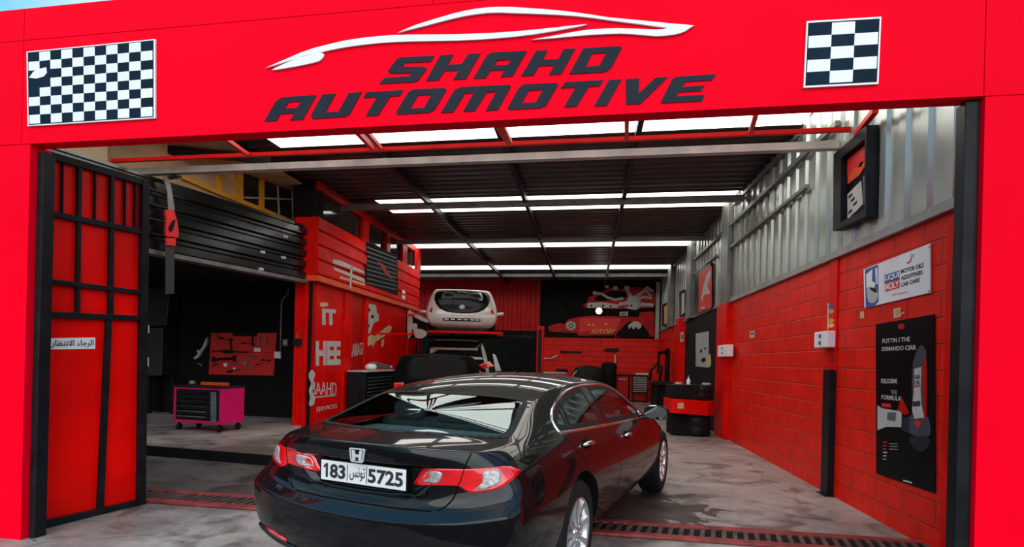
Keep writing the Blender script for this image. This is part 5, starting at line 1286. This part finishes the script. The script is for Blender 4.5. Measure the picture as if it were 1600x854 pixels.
r = empty('label_plate', LQ(630, 462), 'small white label plates at the far end of the red parapet', 'label')
for P in (((434, 322), (446, 326), (446, 340), (434, 336)), ((434, 342), (446, 346), (446, 360), (434, 356))): flat('plate', q, C8(*P), .004, M_white, r, (), .004)
lk = empty('padlock', LF.off(.09)(466, 533), 'black padlock box on the red store room front', 'lock')
flat('body', LF, [(460, 529), (472, 529), (472, 540), (460, 540)], .06, M_black, lk, (), .065, .008); flat('bracket', LF, [(463, 520), (466, 520), (466, 529), (463, 529)], .02, M_grey, lk, (), .065)
# patterned board past the store room
LB = vplane(at(636, 520, 13.4), at(668, 520, 12.9))
wp = empty('patterned_board', LB(650, 505), 'black and white patterned board left of the lifted white car', 'board')
flat('board', LB, [(636, 486), (668, 497), (668, 528), (636, 528)], .03, M_blackmatt, wp)
for P in ([(637, 487), (644, 488), (644, 515), (641, 526), (637, 526)], [(644, 488), (667, 498), (667, 504), (646, 494)], [(644, 506), (651, 505), (652, 512), (646, 516)], [(646, 518), (652, 513), (664, 516), (667, 522), (660, 528), (650, 527)]): flat('pattern', LB, smoothpts(P, 2), .004, M_pale, wp, (), .031)
for y_ in (492, 522):
    a_ = LB.off(-.02)(640, y_); b_ = LW(0, 0); k_p = a_ - LW.n*((a_-LW.p).dot(LW.n)-.05); b = MB(); b.bar(LB.off(-.02)(655, y_), k_p, .04); b.build('bracket', M_red, wp)
# slatted cabinet and polisher by the store room
A, B = LW(536, 560), LW(592, 560); A.z = B.z = 0
zc = LW.off(.35)(552, 579).z
gc = empty('slatted_cabinet', A, 'black slatted cabinet with pale top against the red store room wall', 'cabinet')
b = MB(); b.box(A + LW.n*.10, B-A, LW.n*.40, Z*(zc-.03)); b.build('case', M_black, gc, .008)
b = MB(); b.box(A + LW.n*.10 + Z*(zc-.029), B-A, LW.n*.44, Z*.03); b.build('top', M_lightgrey, gc, .004)
for i in range(12):
    b = MB(); z_ = .15 + i*(zc-.3)/11; b.bar(A + (B-A)*.06 + LW.n*.505 + Z*z_, A + (B-A)*.94 + LW.n*.505 + Z*z_, .012, .02); b.build('slat', M_grey, gc)
pz = LW.off(.32)(580, 572); pc = LW.off(.32)(586, 580); pc.z = zc+.002
po = empty('power_polisher', pc, 'grey power polisher with white pad lying on the slatted cabinet', 'tool')
b = MB(); b.lathe([(.02, 0), (.11, .02), (.13, .07), (.10, .12), (.03, .14)], pc + D*-.25, Z, 24); b.build('pad', M_white, po)
b = MB(); b.tube([pc + D*-.25 + Z*.13, pc + D*.0 + Z*.12, pc + D*.5 + Z*.08, pc + D*.9 + Z*.06], [.05, .06, .05, .035], 12); b.build('body', M_greyblue, po)
b = MB(); b.tube([pc + D*.9 + Z*.06, pc + D*1.1 + Z*.05], [.04, .03], 12); b.build('grip', M_pale, po)
# ---------------------------------------------------------------- lifted car and the cars below it
def hatch_shell(nm, sc, parent, m, tall=1.0):
    zr2 = [.20, .30, .50, .62, .74, .90, 1.15, 1.38, 1.46]; xr2 = [.14, .04, .0, .02, .05, .07, .11, .18, .24]; bc2 = [.60, .76, .82, .82, .82, .80, .74, .67, .62]
    sd2 = []
    def s2(a, bs, zs, da=None): sd2.append([((a + (da[k] if da else 0))*sc, bs[k]*sc, zs[k]*sc*tall) for k in range(9)])
    s2(0, bc2, zr2, [x+.10 for x in xr2])
    s2(.45, [.68, .80, .85, .86, .855, .83, .77, .69, .63], [.20, .28, .48, .62, .76, .92, 1.18, 1.39, 1.46])
    for a in (.9, 1.5, 2.1): s2(a, [.70, .80, .85, .86, .855, .83, .77, .68, .62], [.20, .27, .46, .60, .75, .90, 1.17, 1.40, 1.475])
    s2(2.6, [.70, .80, .85, .855, .845, .82, .76, .68, .62], [.20, .27, .46, .60, .74, .88, 1.10, 1.25, 1.33])
    s2(3.0, [.70, .80, .85, .85, .84, .80, .75, .70, .65], [.20, .27, .45, .58, .70, .82, .93, .97, 1.0])
    s2(3.4, [.68, .78, .82, .82, .81, .77, .72, .68, .60], [.20, .28, .45, .56, .66, .74, .80, .83, .85])
    xf2 = [3.60, 3.68, 3.70, 3.69, 3.67, 3.65, 3.63, 3.61, 3.58]
    s2(0, [.52, .62, .66, .66, .64, .61, .58, .55, .50], [.22, .30, .44, .54, .60, .65, .69, .71, .73], [x-.1 for x in xf2])
    tz2 = [z*sc*tall for z in (1.46, 1.49, 1.51, 1.52, 1.51, 1.37, 1.03, .88, .75)]
    car_cage.topbow = [0, -.04, 0, 0, 0, .10, .12, .08, 0]
    o = car_cage(nm, sd2, tz2, [x*sc for x in xr2], 3.0, [x*sc for x in xf2], 2.6, [0, .4, .75, .93, 1.0], ((3, .4), (8, .3)))
    subdiv(o, 3); sk = Skin(o)
    c = MB()
    for a in (.62, 2.98):
        for s_ in (1, -1): c.lathe([(.345*sc, 0), (.345*sc, .4*sc)], (a*sc, s_*.58*sc, .30*sc), (0, s_, 0), 40)
    cu = c.build('cutter', M_under); cu.data.materials.clear(); cu.data.materials.append(m); cu.data.materials.append(M_under)
    for p in cu.data.polygons: p.material_index = 1
    o.data.materials.append(m); o.data.materials.append(M_under); cut(o, cu); put(o, parent)
    return sk
def small_wheel(parent, a, y, r, drop=0.0):
    s_ = 1 if y > 0 else -1; w = .17
    T = MB(); T.lathe([(r*.62, 0), (r*.75, -.01), (r*.95, 0), (r, .025), (r, w-.025), (r*.95, w), (r*.75, w+.01), (r*.62, w)], (0, -s_*w, 0), (0, s_, 0), 36, closed=True)
    t = T.build('wheel', M_rubber, parent); t.location = (a, y, r - drop)
    b = MB(); b.lathe([(r*.63, -.03), (r*.60, .004), (r*.3, -.015), (r*.12, .006), (.002, .008)], (0, 0, 0), (0, s_, 0), 28); b.build('rim', M_alloy, t)
M_whitecar = mat('white_car_paint', (.62, .60, .55), .3, 0, .8, noise=(3, .05))
def plantcar(nm, px, py, d, z, label):
    p = at(px, py, d); h_ = ray(px, 560); r = empty(nm, (p.x, p.y, z), label, 'van' if nm == 'van' else 'car', None, math.atan2(h_.y, h_.x), True); return r
# white hatchback on the lift
dW = 14.3; zW = at(722, 513, dW).z - .13
wc = plantcar('car', 721, 513, dW, zW, 'small white hatchback raised on the lift, rear towards the entrance')
sc = 1.10; sk = hatch_shell('body', sc, wc, M_whitecar, .72)
rsx = rear_shoot(sk)
def zz(x): return x*.70
hatch = [(-.56, .965), (-.40, .985), (0, .99), (.40, .985), (.56, .965), (.62, .90), (.63, .80), (.585, .71), (.50, .63), (.36, .575), (.18, .552), (0, .548), (-.18, .552), (-.36, .575), (-.50, .63), (-.585, .71), (-.63, .80), (-.62, .90)]
hatch = [(x*1.12, .52+(z-.548)*1.36) for x, z in hatch]
HB = lambda P: [(x*1.08, .52+(z-.548)*1.36) for x, z in P]
b = MB(); sheet(b, rsx, hatch, .012, .01, 8, 2); b.build('tailgate', mat('gloss_black', (.004, .004, .005), .3, coat=.12, noise=(3, .2), spec=.1), wc)
b = MB(); sheet(b, rsx, HB([(-.44, .955), (.44, .955), (.50, .86), (.49, .80), (.30, .835), (0, .845), (-.30, .835), (-.49, .80), (-.50, .86)]), .017, .004, 6, 2); rw_ = b.build('rear_window', mat('silvered_pane', (.10, .12, .11), .2, .1, .4, noise=(4, .4)), wc)
for q in ([(-.44, .89), (-.36, .925), (-.26, .91), (-.17, .89), (-.27, .865), (-.37, .85)], [(.44, .89), (.36, .925), (.26, .91), (.17, .89), (.27, .865), (.37, .85)], [(-.17, .94), (0, .95), (.17, .94), (.10, .915), (-.10, .915)]):
    b = MB(); sheet(b, rsx, HB(q), .021, .003, 4, 2); b.build('headrest_shape', M_black, rw_)
b = MB(); sheet(b, rsx, [(.08*math.cos(t)-.0, .68+.06*math.sin(t)) for t in [2*math.pi*i/20 for i in range(20)]], .022, .004, 3, 1); b.build('badge', M_lightgrey, wc)
b = MB(); sheet(b, rsx, [(-.46, .395), (.46, .395), (.48, .36), (.46, .325), (-.46, .325), (-.48, .36)], .012, .006, 5, 3); np_ = b.build('number_plate', M_black, wc)
for i, x in enumerate((-.38, -.22, -.05, .10, .27, .40)):
    b = MB(); sheet(b, rsx, [(x-.06, .375), (x+.05, .375), (x+.05, .345), (x-.06, .345)], .015, .003, 2, 1); b.build('plate_print', M_white, np_)
for s_ in (1, -1):
    b = MB(); sheet(b, rsx, [(s_*.755, .68), (s_*.80, .62), (s_*.83, .54), (s_*.76, .52), (s_*.735, .60)], .008, .01, 4, 2); b.build('tail_lamp', M_lampred, wc)
    b = MB(); b.tube([(2.2*sc, s_*.80*sc, .66), (2.15*sc, s_*.98*sc, .71), (2.15*sc, s_*1.12*sc, .73)], [.03, .05, .045], 10); b.build('door_mirror', M_whitecar, wc)
    for a in (.62, 2.98): small_wheel(wc, a*sc, s_*.80*sc, .27, -.10)
# its lift
lf = empty('lift_carriage', at(755, 518, 15.4), 'red lift carriage with arms under the white hatchback', 'lift')
for px, d_, lab in ((843, 15.4, 'red lift post right of the raised hatchback, before the back wall'), (650, 16.9, 'red lift post beside the store room end, left of the raised hatchback')):
    p = at(px, 560, d_); p.z = 0; lp = empty('lift_post', p, lab, 'lift post', 'posts of the car lift')
    b = MB(); zt2 = at(843, 509, 15.4).z
    b.box(p - L*.09, L*.18, FIN*.2, Z*zt2); b.build('post', M_red, lp, .01)
    b = MB(); b.box(p - L*.05 - FIN*.004, L*.10, FIN*.004, Z*(zt2-.1)); b.build('track', M_black, lp)
    b = MB(); b.box(p - L*.16 + FIN*.0, L*.32, FIN*.4, Z*.03); b.build('base_plate', M_black, lp)
PF = Plane(at(720, 516, 15.4), (L.y, -L.x, 0))
zpl = wc.location.z - .04
b = MB(); A = at(654, 518, 16.75); B = at(834, 518, 15.45); A.z = B.z = zpl + .03
b.bar(A, B, .18, .09); b.build('carriage', M_black, lf, .01)
A = at(652, 516, 14.45); B = at(786, 516, 14.35); A.z = B.z = zpl + .08
b = MB(); b.bar(A, B, .12, .06); b.build('cross_arm', M_red, lf, .008)
for f_ in (.12, .9):
    b = MB(); q = A + (B-A)*f_; b.bar(q, Vector((q.x+.15, 15.9, q.z)), .10, .06); b.build('swing_arm', M_red, lf, .008)
for f_ in (.2, .8):
    for a_ in (.1, 1.7):
        q = A + (B-A)*f_ + FIN*a_; b = MB(); b.lathe([(.06, .0), (.06, .02), (.04, .03), (.04, .125)], Vector((q.x, q.y, zpl+.075)), Z, 16); b.build('pad', M_black, lf)
# van under the lift
vz = at(710, 520, 15.3).z - .13
vn = plantcar('van', 712, 560, 15.3, 0, 'black and white van under the raised hatchback, rear towards the entrance')
vs = 1.13; sk = hatch_shell('body', vs, vn, M_blackmatt, vz/(1.52*vs))
rsv = rear_shoot(sk); tz_ = vz
b = MB(); tsv = Shoot(sk, lambda a, y: (a, -y, 4), (0, 0, -1)); sheet(b, tsv, [(.50, -.60), (.42, -.45), (.40, 0), (.42, .45), (.50, .60), (2.0, .62), (2.0, -.62)], .012, .01, 6, 3); b.build('roof_panel', M_whitecar, vn)
for q in ([(-.85, .865*tz_), (.60, .865*tz_), (.60, .835*tz_), (-.85, .835*tz_)], [(-.88, .76*tz_), (.85, .745*tz_), (.85, .705*tz_), (-.88, .725*tz_)], [(-.5, .62*tz_), (.1, .60*tz_), (.1, .58*tz_), (-.5, .60*tz_)]):
    b = MB(); sheet(b, rsv, q, .02, .01, 5, 4); b.build('stripe', M_whitecar, vn)
b = MB(); sheet(b, rsv, [(.66, .98*tz_), (.70, .98*tz_), (.78, .85*tz_), (.88, .70*tz_), (.94, .50*tz_), (.86, .50*tz_), (.78, .68*tz_), (.70, .84*tz_)], .02, .01, 5, 3); b.build('corner_pillar', M_whitecar, vn)
b = MB(); sheet(b, rsv, [(.55, .58*tz_), (.80, .52*tz_), (.84, .47*tz_), (.5, .50*tz_)], .024, .01, 4, 3); b.build('tail_lamp', M_lampred, vn)
for s_ in (1, -1):
    for a in (.62, 2.98): small_wheel(vn, a*vs, s_*.82*vs, .31)
# black hatchback between the lift and the parked saloon
bz = at(692, 551, 10.5).z
bc = plantcar('car', 684, 560, 10.5, 0, 'black hatchback in the shadow between the parked saloon and the van')
bs = 1.08; sk = hatch_shell('body', bs, bc, M_under, bz/(1.52*bs))
rsb = rear_shoot(sk)
b = MB(); sheet(b, rsb, [(-.48, .96*bz), (.48, .96*bz), (.58, .82*bz), (.56, .66*bz), (-.56, .66*bz), (-.58, .82*bz)], .006, .006, 6, 3); b.build('rear_window', M_blackmatt, bc)
for s_ in (1, -1):
    b = MB(); sheet(b, rsb, [(s_*.62, .62*bz), (s_*.80, .62*bz), (s_*.80, .52*bz), (s_*.66, .52*bz)], .008, .006, 4, 2); b.build('tail_lamp', M_lampred, bc)
    for a in (.62, 2.98): small_wheel(bc, a*bs, s_*.80*bs, .30)
# red headlamp cluster resting on a stand beside it
A = at(768, 572, 13.2)
hl = empty('lamp_cluster', A, 'loose red and white lamp cluster on a dark stand right of the black hatchback', 'car part')
b = MB(); b.prism([A + Vector((x, 0, z)) for x, z in ((-.30, .02), (-.05, .12), (.08, .0), (-.2, -.06))], (0, -1, 0), .12); b.build('red_lens', M_lampred, hl, .02)
b = MB(); b.prism([A + Vector((x, -.02, z)) for x, z in ((.02, .30), (.10, .26), (.24, -.10), (.10, -.12))], (0, -1, 0), .12); b.build('clear_lens', M_lampclear, hl, .02)
b = MB(); b.bar((A.x, A.y+.06, 0), (A.x, A.y+.06, A.z), .08); b.bar((A.x-.3, A.y+.06, .03), (A.x+.3, A.y+.06, .03), .3, .06); b.build('stand', M_black, hl)
# ---------------------------------------------------------------- side bay
p0 = fp(270, 671, SLAB); p1 = fp(345, 676, SLAB); p0.z = p1.z = 0; ex = (p1-p0); ey = Vector((-ex.y, ex.x, 0)).normalized()*.52
if ey.y < 0: ey = -ey
tb = empty('tool_cabinet', (p0+p1)/2, 'magenta roller tool cabinet with black drawers in the dark side bay', 'tool cabinet')
kz = at(300, 560, p0.y); zt3 = Plane(p0, Vector((-ey.x, -ey.y, 0)))(300, 605).z
zb3 = SLAB + .13
def tbx(b, f0, f1, g0, g1, z0, z1): return b.box(p0 + ex*f0 + ey*g0 + Z*z0, ex*(f1-f0), ey*(g1-g0), Z*(z1-z0))
b = MB(); tbx(b, 0, 1, 0, 1, zb3, zb3+.05); tbx(b, 0, .05, 0, 1, zb3+.05, zt3); tbx(b, .95, 1, 0, 1, zb3+.05, zt3); tbx(b, .05, .95, .9, 1, zb3+.05, zt3); tbx(b, .05, .95, .0, 1, zt3-.03, zt3)
b.build('body', M_pink, tb, .006)
b = MB(); tbx(b, -.01, 1.01, -.02, 1.02, zt3, zt3+.03); b.build('worktop', M_rubber, tb, .006)
nd = 6; zh = (zt3-.03-zb3-.05)/nd
for i in range(nd):
    z0 = zb3+.05+zh*i
    b = MB(); tbx(b, .055, .945, .0, .85, z0+.006, z0+zh-.004); dr = b.build('drawer', M_black, tb, .004)
    b = MB(); tbx(b, .09, .70, -.03, .0, z0+zh-.032, z0+zh-.018); b.build('handle', M_chrome, dr)
for f_ in (.08, .92):
    for g_ in (.1, .9):
        c_ = p0 + ex*f_ + ey*g_ + Z*(SLAB+.055); b = MB(); b.lathe([(.02, -.02), (.052, -.018), (.055, 0), (.052, .018), (.02, .02)], c_, ex, 20); b.bar(c_ + Z*.02, c_ + Z*.078, .05, .03); b.build('castor', M_rubber, tb)
flat('drawer_label', Plane(p0 - ey*.012, -ey), [(329, 612), (338, 612), (338, 660), (329, 660)], .001, M_greyblue, tb)
b = MB(); b.box(p0 + ex*.30 + ey*.5 + Z*(zt3+.031), ex*.55, ey*.12, Z*.05); tag(b.build('spirit_level', M_orange, None, .006), 'orange spirit level lying on the magenta tool cabinet', 'spirit level')
b = MB(); c_ = p0 + ex*.12 + ey*.5 + Z*(zt3+.031); b.lathe([(.05, 0), (.055, .02), (.05, .06), (.02, .07)], c_, Z, 16); tag(b.build('tape_roll', M_grey), 'grey roll of tape on the left end of the magenta cabinet top', 'tape')
def C7(*p): return [(200 + x/2.943, 430 + y/2.943) for x, y in p]
tbd = empty('tool_board', BY(380, 550), 'red tool board on the black bay wall above the magenta cabinet', 'tool board')
flat('panel', BY, C7((386, 264), (686, 264), (672, 460), (374, 456)), .025, mat('board_red', (.62, .012, .006), .5, noise=(3, .15)), tbd, (), .004, .004)
flat('seam', BY, C7((540, 353), (680, 354), (680, 357), (540, 356)), .003, M_reddark, tbd, (), .0295)
TO = .034
def shape(kind, x, y, ang, ln):
    c, s = math.cos(math.radians(ang)), math.sin(math.radians(ang))
    K = {'spanner': [(-.5, .05), (-.46, .11), (-.38, .11), (-.34, .05), (.32, .05), (.38, .13), (.5, .12), (.43, .03), (.43, -.03), (.5, -.12), (.38, -.13), (.32, -.05), (-.34, -.05), (-.38, -.11), (-.46, -.11), (-.5, -.05)],
         'screwdriver': [(-.5, .07), (-.12, .08), (-.08, .03), (.45, .025), (.5, .045), (.5, -.045), (.45, -.025), (-.08, -.03), (-.12, -.08), (-.5, -.07)],
         'hammer': [(-.5, .05), (.32, .05), (.32, .22), (.5, .20), (.5, -.20), (.32, -.18), (.32, -.05), (-.5, -.05)],
         'pliers': [(-.5, .18), (-.44, .22), (0, .07), (.14, .10), (.5, .02), (.5, -.02), (.14, -.10), (0, -.07), (-.44, -.22), (-.5, -.18), (-.05, 0)],
         'roll': [(.5*math.cos(t), .5*math.sin(t)) for t in [2*math.pi*i/14 for i in range(14)]],
         'bar': [(-.5, .08), (.5, .08), (.5, -.08), (-.5, -.08)], 'box': [(-.5, .3), (.5, .3), (.5, -.3), (-.5, -.3)]}[kind]
    return C7(*[(x + ln*(u*c - v*s), y + ln*(u*s + v*c)) for u, v in K])
G_ = 'tools hung on the red tool board'
for nm, kind, x, y, a, ln, m, lab in (
    ('tool_roll', 'bar', 540, 270, 0, 110, M_black, 'wide black tool roll along the top edge of the red board'),
    ('pliers', 'pliers', 428, 288, 12, 48, M_black, 'black pliers at the top left of the red board'),
    ('hammer', 'hammer', 474, 314, -95, 48, M_black, 'upright black hammer at the middle of the upper row on the red board'),
    ('screwdriver', 'screwdriver', 545, 312, 3, 44, M_black, 'short black screwdriver right of the hammer head'),
    ('spanner', 'spanner', 574, 298, 88, 52, M_black, 'black spanner, leftmost of three upright ones at the top right of the board'),
    ('spanner', 'spanner', 603, 298, 84, 50, M_grey, 'grey spanner, middle of three upright ones at the top right of the board'),
    ('spanner', 'spanner', 633, 297, 96, 52, M_grey, 'grey spanner, rightmost of three upright ones at the top right of the board'),
    ('tape_box', 'box', 597, 342, 0, 30, M_white, 'white rounded box on the right half of the red board'),
    ('spanner', 'spanner', 412, 348, -3, 48, M_black, 'short black spanner at the left end of the middle row'),
    ('screwdriver', 'screwdriver', 495, 351, 2, 112, M_black, 'long black screwdriver in the middle row of the red board'),
    ('spanner', 'spanner', 445, 384, -3, 116, M_black, 'longest black spanner, lower left of the red board'),
    ('pliers', 'pliers', 402, 410, -15, 34, M_black, 'small black pliers at the bottom left corner of the red board'),
    ('tape_roll', 'roll', 450, 411, 0, 18, M_white, 'small white tape roll left of centre on the red board'),
    ('tape_roll', 'roll', 498, 402, 0, 16, M_greyblue, 'blue grey tape roll at the centre of the red board'),
    ('tape_roll', 'roll', 540, 404, 0, 24, M_grey, 'grey ring roll, largest roll on the red board'),
    ('pliers', 'pliers', 582, 378, 25, 44, M_greyblue, 'blue-grey pliers right of the grey ring roll'),
    ('socket', 'roll', 567, 424, 0, 16, M_greyblue, 'blue grey socket below the blue-grey pliers'),
    ('socket', 'roll', 491, 428, 0, 11, M_white, 'tiny white socket at the bottom of the red board'),
    ('spanner', 'spanner', 637, 390, 8, 40, M_black, 'short black spanner at the right edge of the lower row'),
    ('screwdriver', 'screwdriver', 488, 437, -12, 62, M_black, 'slanted black screwdriver along the bottom of the red board'),
    ('screwdriver', 'screwdriver', 603, 408, -14, 34, M_black, 'small black screwdriver under the blue-grey pliers on the board')):
    tag(flat(nm, BY, shape(kind, x, y, a, ln), .02, m, None, (), TO, .003), lab, nm.replace('_', ' '), G_)
ag = empty('air_gun', BY(325, 545), 'pale air gun hanging left of the red tool board', 'air gun')
flat('body', BY, smoothpts(C7((370, 285), (366, 320), (346, 350), (334, 372), (316, 385), (310, 378), (328, 360), (324, 345), (342, 340), (358, 310)), 3), .05, M_pale, ag, (), .004)
flat('hose', BY, C7((325, 400), (345, 412), (343, 418), (322, 404)), .03, M_grey, ag, (), .004)
so = empty('wall_socket', BY(435, 555), 'white wall socket right of the red tool board, fed by a pipe', 'socket')
flat('case', BY, C7((678, 350), (706, 350), (706, 382), (678, 380)), .05, M_white, so, (), .004, .006)
b = MB(); q = BY.off(.04); b.tube([q(*p) for p in C7((702, 350), (704, 240), (706, 130), (715, 105), (735, 85), (740, 50))], .022, 10); b.build('conduit', M_grey, so)
r = empty('sticker', BY(445, 535), 'small blue and white sticker right of the conduit in the bay', 'sticker'); flat('backing', BY, C7((710, 292), (734, 292), (734, 326), (710, 326)), .003, M_greyblue, r, (), .003); flat('print', BY, C7((714, 298), (730, 298), (730, 318), (714, 318)), .001, M_pale, r, (), .0065)
dk = empty('metal_cabinet', BY(255, 520), 'dark grey metal cabinet at the left of the black bay', 'cabinet')
flat('door', BY, C7((85, 250), (228, 245), (222, 458), (88, 460)), .4, mat('dark_cabinet', (.03, .032, .035), .4, noise=(3, .2)), dk, (), .01, .01)
flat('upper_door', BY, C7((85, 75), (250, 60), (235, 235), (85, 242)), .35, mat('dark_cabinet'), dk, (), .01, .01)
flat('leg', BY, C7((90, 461), (110, 461), (110, 690), (90, 690)), .04, M_black, dk, (), .3); flat('leg', BY, C7((200, 459), (220, 459), (220, 690), (200, 690)), .04, M_black, dk, (), .3)
# hanging strap in front of the black parapet
def C6(*p): return [(200 + x/3.283, 200 + y/3.283) for x, y in p]
sp = empty('tow_strap', PB.off(.22)(262, 290), 'long dark strap with a red buckle pad hanging before the black parapet', 'strap')
q = PB.off(.20)
flat('webbing', q, smoothpts(C6((182, 256), (208, 262), (225, 340), (236, 410), (232, 425), (205, 420), (200, 330)), 2), .012, M_grey, sp)
flat('webbing', q, C6((192, 600), (236, 604), (234, 850), (190, 850)), .012, mat('webbing_black', (.03, .03, .033), .8, noise=(30, .2)), sp)
flat('buckle_pad', q, smoothpts(C6((183, 424), (205, 420), (226, 424), (246, 500), (248, 560), (215, 556), (187, 552), (190, 470)), 2), .04, M_redprint, sp)
flat('buckle_pad', q, C6((189, 562), (238, 566), (238, 604), (191, 600)), .03, M_redprint, sp)
flat('hook', q, smoothpts(C6((212, 500), (232, 470), (238, 480), (222, 530), (210, 520)), 2), .02, M_black, sp, (), .041)
flat('bracket', PB, C6((182, 250), (215, 254), (215, 266), (182, 262)), .23, M_black, sp)
for i, q_ in enumerate((((905, 548), (970, 553), (968, 560), (905, 556)), )): pass
# clips on the black parapet
for p, lab in (((800, 556), 'upper'), ((790, 663), 'middle'), ((683, 635), 'left'), ((675, 722), 'lower')):
    tag(flat('clip', PB, C6((p[0]-8, p[1]-7), (p[0]+10, p[1]-3), (p[0]+10, p[1]+9), (p[0]-8, p[1]+6)), .05, M_pale, None, (), .04, .004), '%s pale clip of the four on the black ribbed parapet' % {'upper': 'highest', 'middle': 'rightmost', 'left': 'leftmost', 'lower': 'lowest'}[lab], 'clip', 'clips on the black parapet')
